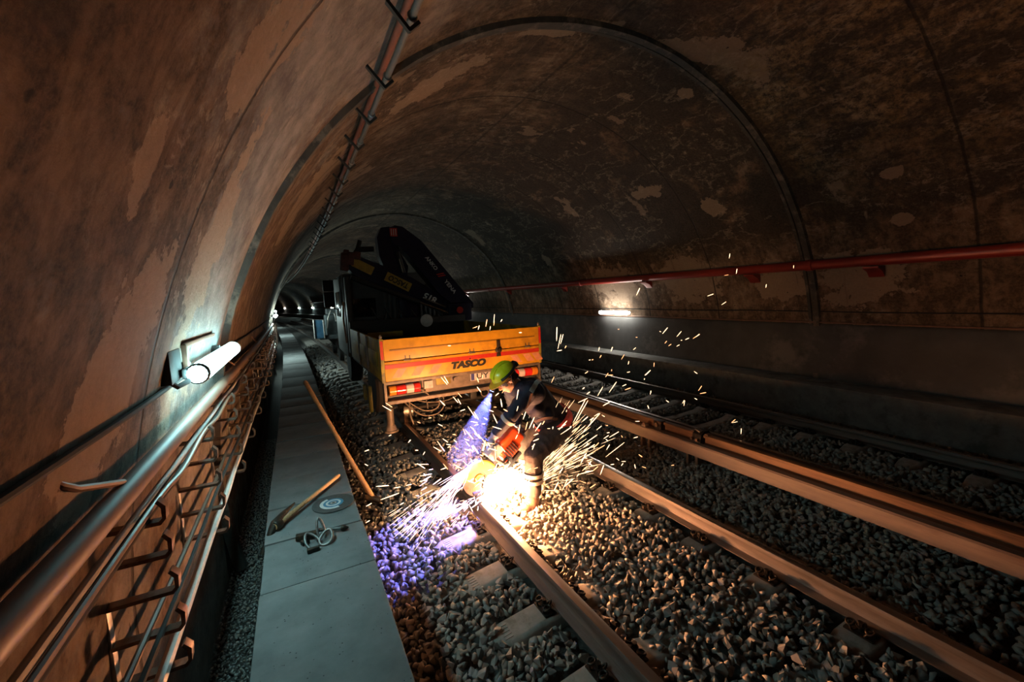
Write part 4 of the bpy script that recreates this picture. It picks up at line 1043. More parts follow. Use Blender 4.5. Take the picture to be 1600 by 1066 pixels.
mb = MB(); mb.tube([(1.20, cy0+.1, 3.02), (1.30, cy0+.1, 3.16), (1.36, cy0+.1, 3.34)], .045, 10); mb.cyl((1.30, cy0+.1, 3.16), (1.62, cy0+.1, 3.17), .055, n=14); mb.part('hook_arm', DARK, truck)
for k in range(6):
    hx = 1.45+.27*k
    m_ = MB(); m_.tube([(hx, cy0-.08, 1.95-.02*k), (hx+.1, cy0-.11, 1.72), (hx+.22, cy0-.09, 1.66), (hx+.3, cy0-.05, 1.86-.03*k)], .016, 7); m_.part('hydraulic_hose', DARK, truck)
mb = MB(); mb.cyl((1.72, cy0-.05, 1.35), (1.72, cy0-.05, 1.80), .028, n=12); mb.cyl((1.58, cy0-.05, 1.35), (1.58, cy0-.05, 1.72), .022, n=12); mb.part('control_lever', CABM, truck)

# ------------------------------------------------------------------ flat wagon ahead of the truck
wy = 14.6; wo = bend(0, wy+1.5)
wag = empty('flat_wagon', (2.15+wo, wy, .146), 'dark flat wagon with a pale blue end board standing ahead of the truck', 'wagon')
WB = M('wagon_grey', (.07, .085, .09), .55, .2, var=.35, scale=6, bump=.15)
mb = MB(); mb.box2((.80+wo, wy, .95), (3.45+wo, wy+4.0, 1.08), .02); mb.part('deck', WB, wag)
for x in (1.3, 2.9):
    mb = MB(); mb.box2((x-.06+wo, wy+.1, .7), (x+.06+wo, wy+3.9, .95), .01); mb.part('sill_beam', DARK, wag)
mb = MB(); mb.box2((.66+wo, wy-.03, 1.00), (.94+wo, wy+.02, 1.58), .01); fb = mb.part('end_board', M('board_blue', (.05, .14, .24), .5, var=.35, scale=5, bump=.1), wag, 'pale blue end board')
mb = MB(); mb.tube([(.66+wo, wy-.05, 1.0), (.66+wo, wy-.05, 1.60), (.94+wo, wy-.05, 1.58), (.94+wo, wy-.05, 1.0)], .022, 8); mb.part('board_frame', GALV, fb)
for (x0, x1, y0, y1, z1, mt) in ((1.02, 1.6, .1, .9, 1.72, WB), (1.7, 2.5, .2, 1.2, 1.85, DARK), (2.6, 3.3, .3, 1.5, 1.6, WB), (1.2, 2.0, 1.6, 2.8, 1.9, WB)):
    mb = MB(); mb.box2((x0+wo, wy+y0, 1.08), (x1+wo, wy+y1, z1), .05); mb.part('machine_box', mt, wag)
for k in range(4):
    x = 1.05+.35*k+wo; m_ = MB(); m_.tube([(x, wy+.05, 1.3), (x+.04, wy, 1.62), (x+.14, wy+.02, 1.86), (x+.25, wy+.1, 1.78), (x+.28, wy+.1, 1.5)], .022, 8); m_.part('pipe_bend', GALV, wag)
for yy in (.7, 3.2):
    for s, xg in ((-1, 1.438), (1, 2.945)):
        mb = MB(); mb.lathe([(.05, -.07), (.30, -.06), (.31, -.05), (.305, .04), (.335, .048), (.335, .07), (.06, .08)], (xg+wo, wy+yy, .455), (-s, 0, 0), 28); mb.part('wheel', DARK, wag)
# ------------------------------------------------------------------ the worker
def blob(mb, name, mat, parent, voxel=.012, smooth=6, label=None, fold=0.0, seed=0, freq=14):
    """Melts the collected shapes into one continuous skin (voxel remesh, then smoothing, then cloth folds)."""
    o = worigin(parent) if parent is not None else V((0, 0, 0))
    me0 = mb.mesh(name, None, o, False)
    ob = bpy.data.objects.new(name, me0); C.objects.link(ob)
    md = ob.modifiers.new('remesh', 'REMESH'); md.mode = 'VOXEL'; md.voxel_size = voxel; md.use_smooth_shade = True
    sm = ob.modifiers.new('smooth', 'SMOOTH'); sm.factor = .5; sm.iterations = smooth
    bpy.context.view_layer.update()
    dg = bpy.context.evaluated_depsgraph_get(); me = bpy.data.meshes.new_from_object(ob.evaluated_get(dg))
    ob.modifiers.clear(); ob.data = me; bpy.data.meshes.remove(me0)
    if fold:
        n = len(me.vertices); co = np.empty(n*3, dtype=np.float32); no = np.empty(n*3, dtype=np.float32)
        me.vertices.foreach_get('co', co); me.vertices.foreach_get('normal', no); co = co.reshape(-1, 3); no = no.reshape(-1, 3)
        for i in range(n):
            p = co[i]; a = noise.noise((p[0]*freq+seed, p[1]*freq*.8, p[2]*freq*.6)); b_ = noise.noise((p[0]*freq*2.1, p[1]*freq*2.3+seed, p[2]*freq*1.1))
            co[i] = p+no[i]*fold*((1-abs(a)*2.2)+.4*b_)
        me.vertices.foreach_set('co', co.ravel())
    me.name = name; me.materials.clear(); me.materials.append(mat)
    me.polygons.foreach_set('use_smooth', [True]*len(me.polygons)); me.update()
    ob.name = name
    if parent is not None: ob.parent = parent
    if label: ob['label'] = label
    return ob
SKIN = M('skin', (.52, .30, .20), .5, var=.12, scale=25, bump=.08)
JACK = M('jacket_navy', (.013, .014, .036), .75, var=.35, scale=60, bump=.25)
TROU = M('trousers_navy', (.030, .026, .030), .8, var=.35, scale=60, bump=.3, spot=(.05, .038, .032))
REFL = M('reflective_tape', (.42, .42, .40), .4, .2, var=.15, scale=50, bump=.05)
BELT = M('belt_red', (.58, .04, .04), .5, var=.3, scale=30, bump=.2)
BOOT = M('boot_leather', (.085, .045, .030), .6, var=.35, scale=25, bump=.2)
HELM = M('helmet_lime', (.85, .80, .02), .28, var=.08, scale=6, bump=.02, coat=.4)
HBLK = M('strap_black', (.015, .015, .016), .5, var=.2, scale=30, bump=.1)
BRIM_LIT = M('brim_spark_lit', (.85, .42, .03), .4, var=.12, scale=20, bump=.03)  # orange spark light painted into the colour of the yellow brim
GLV = M('glove_blue_grey', (.22, .25, .34), .75, var=.25, scale=40, bump=.2)
HAIR = M('hair_dark', (.012, .009, .007), .6, var=.3, scale=80, bump=.3)
EYEW = M('goggle_lens', (.05, .06, .07), .1, var=.1, scale=10, bump=0)
LIPM = M('lip', (.40, .17, .13), .5, var=.1, scale=30, bump=.02)
EYEM = M('eye_white', (.6, .58, .55), .3, var=.05, scale=30, bump=0)
# joints (metres): he faces -x, near (left) side towards the camera
PEL = V((2.33, 3.63, .745)); CHEST = V((2.03, 3.60, 1.08)); NECK = V((1.885, 3.60, 1.205)); HEAD = V((1.775, 3.605, 1.275))
SHL, SHR = V((1.895, 3.42, 1.165)), V((1.90, 3.79, 1.165))
ELL, WRL, HAL = V((1.70, 3.40, .985)), V((1.575, 3.50, .80)), V((1.555, 3.545, .735))
ELR, WRR, HAR = V((1.98, 3.90, .93)), V((1.965, 3.80, .745)), V((1.955, 3.75, .69))
HPL, KNL, ANL = V((2.275, 3.50, .715)), V((1.945, 3.445, .535)), V((1.925, 3.455, .075))
HPR, KNR, ANR = V((2.30, 3.76, .72)), V((2.06, 3.84, .535)), V((2.13, 3.80, .075))
hu = V((-.60, 0, .80)).normalized(); hf = V((-.80, 0, -.60)).normalized(); hs_ = hf.cross(hu)
HR = Matrix((hf, hs_, hu)).transposed()          # columns: forward, side, up
person = empty('person', (2.0, 3.6, -.02), 'worker in navy workwear, red belt and lime helmet, bending over the rail with a saw', 'person')
def hp(f, s, u): return HEAD + hf*f + hs_*s + hu*u
mb = MB()
mb.ball(hp(-.012, 0, .045), (.098, .078, .098), HR); mb.ball(hp(.030, 0, -.025), (.070, .066, .085), HR)
mb.capsule(hp(.052, -.02, -.088), hp(.052, .02, -.088), .026, .026); mb.capsule(hp(.01, -.048, -.06), hp(.05, -.02, -.085), .024, .024); mb.capsule(hp(.01, .048, -.06), hp(.05, .02, -.085), .024, .024)
mb.capsule(hp(.088, 0, .022), hp(.112, 0, -.020), .010, .016); mb.ball(hp(.098, .013, -.023), .010); mb.ball(hp(.098, -.013, -.023), .010)
mb.capsule(hp(.085, -.035, .034), hp(.085, .035, .034), .011, .011); mb.ball(hp(.065, .038, -.012), .022); mb.ball(hp(.065, -.038, -.012), .022)
mb.capsule(hp(.090, -.018, -.052), hp(.090, .018, -.052), .008, .008); mb.capsule(hp(.086, -.016, -.066), hp(.086, .016, -.066), .008, .008)
mb.capsule(hp(-.035, 0, -.04), NECK+V((.03, 0, -.03)), .055, .062)
for s in (-1, 1):
    mb.ball(hp(-.012, s*.078, .0), (.022, .009, .034), HR); mb.ball(hp(-.008, s*.080, -.028), (.012, .008, .013), HR)
# body under the clothes, out to the hands, all one skin
mb.capsule(NECK+V((.04, 0, -.04)), CHEST, .07, .12); mb.capsule(CHEST, PEL, .12, .12)
for a, b_, c in ((SHL, ELL, WRL), (SHR, ELR, WRR)): mb.capsule(CHEST.lerp(a, .5), a, .09, .06); mb.capsule(a, b_, .05, .042); mb.capsule(b_, c, .042, .03)
for a, b_, c in ((HPL, KNL, ANL), (HPR, KNR, ANR)): mb.capsule(a, b_, .085, .06); mb.capsule(b_, c, .058, .042)
body = blob(mb, 'body', SKIN, person, .0075, 4)
for s in (-1, 1):
    mb = MB(); mb.ball(hp(.078, s*.032, .008), .0125, None, 12, 8); mb.part('eye', EYEM, person)
mb = MB(); mb.capsule(hp(.0985, -.017, -.0585), hp(.0985, .017, -.0585), .0045, .0045, 8); mb.part('mouth', LIPM, person)
mb = MB(); mb.ball(hp(-.03, 0, .03), (.092, .083, .092), HR); mb.capsule(hp(-.085, -.04, -.02), hp(-.085, .04, -.02), .028, .028); mb.capsule(hp(-.03, -.078, .0), hp(-.03, -.076, -.01), .012, .010)
blob(mb, 'hair', HAIR, person, .008, 3)
# jacket
mb = MB()
mb.capsule(NECK+V((.035, 0, -.035)), CHEST+V((.0, 0, .02)), .085, .150); mb.capsule(CHEST+V((0, .0, .02)), CHEST.lerp(PEL, .62), .158, .150); mb.capsule(CHEST.lerp(PEL, .5), CHEST.lerp(PEL, .80), .155, .158)
mb.capsule(SHL, SHR, .088, .088); mb.capsule(SHL+V((.08, .03, -.02)), SHR+V((.08, -.03, -.02)), .11, .11)
mb.capsule(SHL.lerp(CHEST, .3), SHL, .105, .082); mb.capsule(SHR.lerp(CHEST, .3), SHR, .105, .082)
mb.capsule(SHL, ELL, .080, .064); mb.capsule(ELL, WRL.lerp(ELL, .08), .063, .047)
mb.capsule(SHR, ELR, .078, .064); mb.capsule(ELR, WRR.lerp(ELR, .08), .063, .047)
# tail of the jacket flaring over the belt at the belly
mb.capsule(V((2.13, 3.48, .90)), V((2.13, 3.74, .90)), .075, .075); mb.capsule(V((2.05, 3.50, .955)), V((2.05, 3.72, .955)), .075, .075)
mb.tube([NECK+V((.045, 0, -.045)), NECK+V((.0, 0, .012))], [.088, .074], 20)
jacket = blob(mb, 'jacket', JACK, person, .011, 5, 'navy work jacket', .0075, 3, 13)
# trousers
mb = MB()
mb.capsule(PEL+V((-.03, -.05, .02)), PEL+V((-.03, .05, .02)), .150, .150); mb.capsule(PEL+V((.0, -.07, -.02)), PEL+V((.0, .07, -.02)), .135, .135)
for h_, k_, a_ in ((HPL, KNL, ANL), (HPR, KNR, ANR)):
    mb.capsule(h_, h_.lerp(k_, .55), .128, .112); mb.capsule(h_.lerp(k_, .5), k_, .114, .092); mb.capsule(k_, k_.lerp(a_, .45), .090, .084); mb.capsule(k_.lerp(a_, .40), k_.lerp(a_, .80), .084, .072)
trousers = blob(mb, 'trousers', TROU, person, .011, 5, 'dark work trousers', .008, 9, 12)
# belt
ax_b = (CHEST-PEL).normalized(); bc = PEL.lerp(CHEST, .135)
e1 = ax_b.cross(V((0, 1, 0))).normalized()
vs = []; fs = []; nb = 40
for k in range(nb):
    a = 2*PI*k/nb; rad = V((0, 1, 0))*math.cos(a)*.232 + e1*math.sin(a)*.182
    sl = ax_b*(.018*math.sin(a))
    for (h, r) in ((-.052, 1.0), (-.048, 1.035), (0, 1.055), (.048, 1.035), (.052, 1.0)): vs.append(bc+rad*r+ax_b*h+sl)
for k in range(nb):
    for j in range(4): fs.append((k*5+j, ((k+1) % nb)*5+j, ((k+1) % nb)*5+j+1, k*5+j+1))
mb = MB(); mb.add(vs, fs); mb.part('belt', BELT, person, 'wide red belt')
# harness strap from the shoulder to the hip, and reflective tape
def band(a, b_, r, w, name, mat, label=None, host=None, thick=.006, rb=None):
    """a cuff of tape round a limb axis a-b"""
    d = (b_-a).normalized(); m_ = MB(); rb = rb or r
    m_.tube([a-d*.0, a+d*w*.08, a+d*w*.92, a+d*w], [r, r+thick, rb+thick, rb], 26, cap=False); return m_.part(name, mat, host or person, label)
band(KNL.lerp(ANL, .36), ANL, .097, .040, 'reflective_band', REFL, host=trousers, rb=.094); band(KNL.lerp(ANL, .50), ANL, .094, .040, 'reflective_band', REFL, host=trousers, rb=.091)
band(KNR.lerp(ANR, .36), ANR, .097, .040, 'reflective_band', REFL, host=trousers, rb=.094); band(KNR.lerp(ANR, .50), ANR, .094, .040, 'reflective_band', REFL, host=trousers, rb=.091)
band(ELL.lerp(WRL, .12), WRL, .071, .042, 'reflective_band', REFL, host=jacket, rb=.067)
band(ELR.lerp(WRR, .12), WRR, .071, .042, 'reflective_band', REFL, host=jacket, rb=.067)
def strap(pts, w, name, mat, host, nrm):
    m_ = MB(); vs = []; fs = []; pts = [V(p) for p in pts]
    for i, p in enumerate(pts):
        t_ = (pts[min(i+1, len(pts)-1)]-pts[max(0, i-1)]).normalized(); n_ = V(nrm[i]).normalized(); s_ = t_.cross(n_).normalized()
        vs += [p-s_*w/2-n_*.012, p-s_*w/2+n_*.004, p+s_*w/2+n_*.004, p+s_*w/2-n_*.012]
    for i in range(len(pts)-1):
        for j in range(4): fs.append((i*4+j, i*4+(j+1) % 4, (i+1)*4+(j+1) % 4, (i+1)*4+j))
    fs += [(0, 1, 2, 3), tuple((len(pts)-1)*4+k for k in range(4))]
    return m_.add(vs, fs).part(name, mat, host)
from mathutils.bvhtree import BVHTree
def onto(ob, pts, d, lift=.004):
    """drops points onto a garment along direction d"""
    me = ob.data; o = worigin(ob.parent); bv = BVHTree.FromPolygons([v.co.copy() for v in me.vertices], [tuple(p.vertices) for p in me.polygons])
    P, Nn = [], []
    for p in pts:
        loc, nr, idx, dist = bv.ray_cast(V(p)-o-V(d)*1.0, V(d))
        if loc is None: loc, nr, idx, dist = bv.find_nearest(V(p)-o)
        P.append(loc+o+nr*lift); Nn.append(nr)
    return P, Nn
dcam = V((.40, .80, -.42)).normalized()
a0, b0 = V((2.055, 3.42, 1.33)), V((1.925, 3.42, 1.145))
P, Nn = onto(jacket, [a0.lerp(b0, k/7) for k in range(8)], dcam); strap(P, .045, 'reflective_tape', REFL, jacket, Nn)
a0, b0 = V((1.93, 3.42, 1.13)), V((1.83, 3.42, .93))
P, Nn = onto(jacket, [a0.lerp(b0, k/7) for k in range(8)], dcam); strap(P, .022, 'harness_strap', M('strap_tan', (.16, .085, .06), .7, var=.2, scale=40, bump=.1), jacket, Nn)
a0, b0 = V((1.97, 3.42, .905)), V((2.22, 3.42, .86))
P, Nn = onto(jacket, [a0.lerp(b0, k/7) for k in range(8)], dcam); strap(P, .028, 'waist_strap', MATS['strap_tan'], jacket, Nn)
# boots
for A_, K_ in ((ANL, KNL), (ANR, KNR)):
    mb = MB(); up_ = (K_-A_).normalized()
    mb.capsule(A_+up_*.10, A_+V((0, 0, -.01)), .062, .056); mb.capsule(A_+V((.02, 0, -.045)), A_+V((-.11, 0, -.052)), .048, .044); mb.capsule(A_+V((-.09, -.012, -.055)), A_+V((-.175, 0, -.062)), .044, .036); mb.ball(A_+V((.03, 0, -.05)), (.052, .044, .042))
    bt = blob(mb, 'boot', BOOT, person, .008, 3)
    mb = MB(); mb.prism([(.075, 0), (.07, .04), (.02, .038), (-.05, .046), (-.15, .05), (-.20, .035), (-.218, 0), (-.20, -.032), (-.15, -.046), (-.05, -.04), (.02, -.038), (.07, -.04)], A_+V((0, 0, -.112)), (1, 0, 0), (0, 1, 0), (0, 0, 1), .022); mb.part('sole', RUB, bt)
    m_ = MB()
    for k in range(5): m_.tube([A_+V((-.05-.022*k, -.03, -.004-.008*k)), A_+V((-.06-.022*k, 0, .008-.008*k)), A_+V((-.05-.022*k, .03, -.004-.008*k))], .0045, 6)
    m_.part('laces', HBLK, bt)
# gloves: palm, four curled fingers and a thumb closed on a bar
def glove(wr, palm, bar, side, name='glove'):
    """wr wrist, palm centre, bar = unit direction of the handle, side = unit direction from palm round the bar"""
    mb = MB(); d = (palm-wr).normalized(); bar = V(bar).normalized(); side = V(side).normalized()
    mb.capsule(wr, palm, .036, .036); mb.capsule(palm-bar*.030, palm+bar*.030, .030, .028)
    L_ = (.060, .066, .062, .048)
    for k in range(4):
        r0 = palm+bar*(-.036+.024*k)+d*.020; q1 = r0+d*.030+side*.006; q2 = q1+d*.008+side*L_[k]*.55; q3 = q2-d*L_[k]*.50+side*.004
        mb.capsule(r0, q1, .0115, .0108, 10); mb.capsule(q1, q2, .0108, .010, 10); mb.capsule(q2, q3, .010, .0092, 10)
    t0 = palm-bar*.030-d*.020; t1 = t0-bar*.022+side*.028+d*.012; t2 = t1+bar*.012+side*.024+d*.022
    mb.capsule(t0, t1, .0145, .0125, 10); mb.capsule(t1, t2, .0125, .0105, 10)
    g = blob(mb, name, GLV, person, .0046, 2)
    band(wr-d*.028, palm, .046, .040, 'cuff', GLV, host=g, rb=.041, thick=.004); return g
glove(WRL, HAL, (.25, 1, .1), (-.5, .0, -.6)); glove(WRR, HAR, (.9, -.2, .25), (-.1, -1, -.3))
# helmet
mb = MB(); hr = (.132, .112, .105); hc = hp(-.010, 0, .075)
vs = []; fs = []; nu, nv = 36, 12
for j in range(nv+1):
    th = PI*.5*j/nv*1.04
    for k in range(nu):
        ph = 2*PI*k/nu; rr_ = 1+.03*math.cos(ph*2)
        vs.append(hc+HR @ V((hr[0]*math.sin(th)*math.cos(ph)*rr_, hr[1]*math.sin(th)*math.sin(ph), hr[2]*math.cos(th))))
for j in range(nv):
    for k in range(nu): fs.append((j*nu+k, (j+1)*nu+k, (j+1)*nu+(k+1) % nu, j*nu+(k+1) % nu))
mb.add(vs, fs)
for s in (-.035, 0, .035):
    mb.tube([hc+HR @ V((hr[0]*1.0*math.sin(t_), s, hr[2]*1.0*math.cos(t_)*math.sqrt(max(.1, 1-(s/hr[1])**2))+.001)) for t_ in np.linspace(-1.15, 1.15, 18)], .007, 8)
helmet = mb.part('helmet', HELM, person, 'glossy lime green safety helmet')
vs = []; fs = []
for k in range(41):
    a = -PI+2*PI*k/40; ext = .012+.052*max(0, math.cos(a))**1.3
    for (r, z) in ((.985, .0), (.985, -.006)): vs.append(hc+HR @ V((hr[0]*r*math.cos(a), hr[1]*r*math.sin(a), z)))
    for z in (-.014, -.008): vs.append(hc+HR @ V(((hr[0]+ext)*math.cos(a), (hr[1]+ext*.6)*math.sin(a), z-.012*max(0, math.cos(a)))))
for k in range(40):
    for j in range(4): fs.append((k*4+j, k*4+(j+1) % 4, (k+1)*4+(j+1) % 4, (k+1)*4+j))
mb = MB(); mb.add(vs, fs); mb.part('brim', BRIM_LIT, helmet, 'orange-lit yellow brim')
mb = MB(); mb.tube([hc+HR @ V((hr[0]*1.02*math.cos(a), hr[1]*1.025*math.sin(a), .004)) for a in np.linspace(PI*.30, PI*1.70, 30)], .013, 8); mb.part('head_strap', HBLK, helmet)
mb = MB(); mb.box(hc+HR @ V((-hr[0]-.012, 0, -.01)), (.05, .09, .05), HR, .01); mb.part('battery_pack', HBLK, helmet)
for s in (-1, 1):
    mb = MB(); mb.tube([hc+HR @ V((-.02, s*.105, -.02)), hp(.0, s*.074, -.045), hp(.045, s*.03, -.105)], .0055, 7); mb.part('chin_strap', HBLK, helmet)
# protective glasses
mb = MB(); vs = []; fs = []
for k in range(21):
    a = -1.15+2.3*k/20
    for z, r in ((.026, .094), (-.020, .090), (-.020, .087), (.026, .091)): vs.append(hp(r*math.cos(a)+.004, r*.86*math.sin(a), z))
for k in range(20):
    for j in range(4): fs.append((k*4+j, k*4+(j+1) % 4, (k+1)*4+(j+1) % 4, (k+1)*4+j))
mb.add(vs, fs); gl = mb.part('glasses', EYEW, person)
mb = MB()
for s in (-1, 1): mb.tube([hp(.045, s*.072, .016), hp(-.005, s*.084, .012)], .004, 6)
mb.part('temple_arms', HBLK, gl)
# lamp on the front of the helmet
LPOS = hc+HR @ V((hr[0]+.040, .012, -.040)); LDIR = (V((.97, 3.66, -.03))-LPOS).normalized()
mb = MB(); mb.tube([LPOS-LDIR*.030, LPOS-LDIR*.026, LPOS+LDIR*.018, LPOS+LDIR*.022], [.012, .021, .026, .024], 16); hl = mb.part('head_lamp', HBLK, helmet)
mb = MB(); mb.tube([LPOS+LDIR*.019, LPOS+LDIR*.0235], [.021, .021], 16); mb.part('lamp_lens', glow('headlamp_lens', (.35, .40, 1.0), 14.0), hl)
mb = MB(); mb.tube([LPOS-LDIR*.02, hc+HR @ V((hr[0]-.01, .006, .0))], .009, 8); mb.part('lamp_mount', HBLK, hl)

# ------------------------------------------------------------------ the rail saw
SAWR = M('saw_orange_red', (.72, .085, .018), .32, var=.12, scale=10, bump=.03, coat=.3)
SAWY = M('guard_yellow', (.80, .50, .03), .35, var=.15, scale=8, bump=.05, coat=.2)
SAWG = M('saw_dark_grey', (.06, .058, .058), .5, .3, var=.3, scale=25, bump=.15)
SAWW = M('saw_cover_white', (.62, .60, .60), .4, var=.1, scale=15, bump=.03)
SB = V((1.468, CUT, .318)); BR = .175
saw = empty('rail_saw', (SB.x, SB.y, RZ), 'orange-red petrol disc saw with yellow guard cutting through the rail', 'saw')
mb = MB(); mb.lathe([(0, -.0022), (BR, -.0022), (BR, .0022), (0, .0022)], SB, (0, 1, 0), 64); blade = mb.part('blade', M('blade_brown', (.20, .12, .085), .6, .2, var=.2, scale=40, bump=.2), saw)
mb = MB(); mb.lathe([(.012, -.016), (.045, -.014), (.052, -.004), (.052, .004), (.045, .014)], SB, (0, 1, 0), 32); mb.part('flange', SAWY, blade)
mb = MB(); mb.cyl(SB+V((0, -.03, 0)), SB+V((0, -.012, 0)), .018, n=6); mb.part('arbor_nut', CHROME, blade)
# guard: a half drum over the top of the disc
vs = []; fs = []; ng = 40; g0, g1 = -.25, 3.05; rg = BR+.018
for k in range(ng+1):
    a = g0+(g1-g0)*k/ng; c_, s_ = math.cos(a), math.sin(a)
    for (r, dy) in ((.075, -.030), (rg-.012, -.034), (rg, -.024), (rg, .024), (rg-.012, .034), (.075, .030), (.075, .026), (rg-.010, .028), (rg-.010, -.028), (.075, -.026)):
        vs.append(SB+V((r*c_, dy, r*s_)))
for k in range(ng):
    for j in range(10): fs.append((k*10+j, k*10+(j+1) % 10, (k+1)*10+(j+1) % 10, (k+1)*10+j))
fs += [tuple(range(10)), tuple(ng*10+k for k in range(10))]
mb = MB(); mb.add(vs, fs); guard = mb.part('guard', SAWY, saw, 'yellow blade guard')
mb = MB(); mb.tube([SB+V((rg*math.cos(a), 0, rg*math.sin(a))) for a in np.linspace(g0, g1, 30)], .010, 8); mb.part('guard_edge', SAWG, guard)
# arm from the disc up to the engine, engine block, cover, handles
sd = V((.70, 0, .60)).normalized(); sp_ = V((-.60, 0, .70)).normalized()
def SP(a, b_, y=0): return SB+sd*a+sp_*b_+V((0, y, 0))
mb = MB(); mb.prism([(-.05, -.045), (.30, -.06), (.32, .05), (-.05, .045)], SP(0, 0, .036), sd, sp_, (0, 1, 0), .045); arm_ = mb.part('drive_arm', SAWG, saw)
for k in range(3):
    mb = MB(); mb.cyl(SP(.02+.11*k, 0, .030), SP(.02+.11*k, 0, .036), .010, n=6); mb.part('arm_bolt', CHROME, arm_)
SR = Matrix((sd, V((0, 1, 0)), sp_)).transposed()
mb = MB(); mb.box(SP(.40, -.005, .015), (.24, .20, .19), SR, .035); mb.box(SP(.52, .03, .01), (.16, .18, .20), SR, .04); mb.ball(SP(.43, .10, .0), (.13, .09, .06), SR)
eng = blob(mb, 'engine_cover', SAWR, saw, .008, 3, 'orange-red engine cover')
mb = MB(); mb.box(SP(.285, .095, -.02), (.16, .15, .10), Matrix.Rotation(.0, 3, 'Y') @ SR, .022); mb.part('filter_cover', SAWW, saw, 'white filter cover')
mb = MB()
for k in range(6): mb.box(SP(.335+.026*k, -.02, -.092), (.009, .012, .11), SR, .002)
mb.part('cooling_fins', SAWG, eng)
mb = MB(); mb.lathe([(.0, 0), (.052, 0), (.056, .008), (.05, .02), (.0, .022)], SP(.30, -.075, -.075), (0, -1, 0), 24); mb.part('starter_cover', SAWG, eng)
mb = MB(); mb.box(SP(.36, -.13, 0), (.20, .16, .04), SR, .012); mb.part('base_skid', SAWG, saw)
mb = MB(); mb.box(SP(.28, -.06, -.11), (.07, .04, .05), SR, .01); mb.part('silencer', CHROME, eng)
# front handle: a bent tube looping over, gripped by the near hand
fh = [SP(.27, -.08, -.11), SP(.235, .08, -.125), HAL+V((-.012, -.09, -.020)), HAL+V((-.012, .0, -.022)), HAL+V((-.012, .12, -.022)), SP(.235, .10, .14), SP(.28, -.05, .13)]
mb = MB(); mb.tube(fh, .0135, 12); mb.part('front_handle', SAWG, saw)
# rear handle with trigger, gripped by the far hand
mb = MB(); mb.tube([SP(.58, .09, .03), HAR+V((-.07, .0, .0)), HAR+V((.02, -.012, .012)), HAR+V((.075, -.02, .0)), SP(.62, -.06, .02)], [.018, .017, .016, .017, .018], 12); mb.part('rear_handle', SAWG, saw)
# guide bar laid along towards the walkway, pale blue-lit in the photo
mb = MB(); mb.tube([SP(.02, .20, -.02), V((1.30, CUT-.03, .555)), V((1.23, CUT-.03, .56))], .012, 10); mb.part('guide_bar', CHROME, saw)
mb = MB(); mb.ball((1.22, CUT-.03, .56), (.022, .018, .018)); mb.part('bar_knob', SAWG, saw)
mb = MB(); mb.box((1.438, CUT-.09, .185), (.11, .05, .07), None, .01); mb.box((1.438, CUT-.09, .225), (.16, .035, .03), None, .008); mb.tube([(1.45, CUT-.09, .22), (1.50, CUT-.03, .30), SP(.10, -.02, .05)], .012, 8); mb.part('rail_clamp_arm', SAWG, saw)
# ------------------------------------------------------------------ sparks
SPH = glow('spark_hot', (1.0, .62, .34), 3.6, .1); SPW = glow('spark_warm', (1.0, .40, .16), 3.0, .2)
def sliver_mesh(name, mat, asp=1.0):
    mb = MB(); mb.tube([(-.5, 0, 0), (-.35, 0, 0), (.1, 0, 0), (.42, 0, 0), (.5, 0, 0)], [.02*asp, .055*asp, .085*asp, .07*asp, .02*asp], 6); return mb.mesh(name, mat)
SM = [sliver_mesh('spark', SPH), sliver_mesh('spark', SPW)]
def mbox(mb, p, d, ln, r, n=5):
    mb.tube([p-d*ln*.5, p-d*ln*.2, p+d*ln*.3, p+d*ln*.5], [r*.25, r, r*.9, r*.2], n, cap=False)
R5 = random.Random(77)
def g(s): return R5.gauss(0, s)
SRC = V((1.47, CUT-.02, .16))
# dense fans thrown by the disc
mb = MB()
def fan(n, base, dmean, spread, l0, l1, reach, r0, r1, power=1.0, grav=.0):
    for _ in range(n):
        d = V(dmean)+V((g(spread[0]), g(spread[1]), g(spread[2]))); d.normalize()
        t_ = reach*(R5.random()**power)
        p = V(base)+d*t_+V((0, 0, -grav*t_*t_))
        dd = (d+V((0, 0, -2*grav*t_))).normalized()
        if p.z < -.02: continue
        mbox(mb, p, dd, R5.uniform(l0, l1), R5.uniform(r0, r1))
# shower from the guard rim down to the walkway side
fan(220, (1.40, 3.66, .50), (-.72, -.20, -.36), (.12, .10, .10), .05, .17, .85, .0008, .0016, .9)
fan(70, (1.44, CUT-.03, .16), (-.85, -.30, -.05), (.28, .25, .10), .03, .09, .50, .0009, .0017, .9)
# shower back past his legs
fan(520, (1.86, 3.62, .10), (.66, .12, .46), (.16, .26, .20), .05, .16, .95, .0009, .0018, .85, .12)
fan(110, (1.86, 3.62, .14), (.58, .10, .70), (.10, .18, .16), .08, .22, 1.1, .0009, .0016, .8, .10)
fans = mb.thing('spark_shower', SPH, 'streaming shower of fine sparks thrown off the cutting disc', 'sparks', kind='stuff', origin=tuple(SRC))
# white-hot core between the disc and his shin
mb = MB()
for _ in range(1300):
    q = R5.random()
    p = V((1.47+.36*q+g(.05), 3.55+g(.055), .13+.10*math.sin(q*3)+abs(g(.07))+.06*q))
    if p.z < .0: continue
    d = V((.8+g(.4), g(.5), .35+g(.5))).normalized(); mbox(mb, p, d, R5.uniform(.02, .07), R5.uniform(.0018, .0042))
core = mb.thing('spark_core', glow('spark_white', (1.0, .80, .58), 7.0, .05), 'white-hot mass of sparks bursting between the disc and his boot', 'sparks', kind='stuff', origin=tuple(SRC))
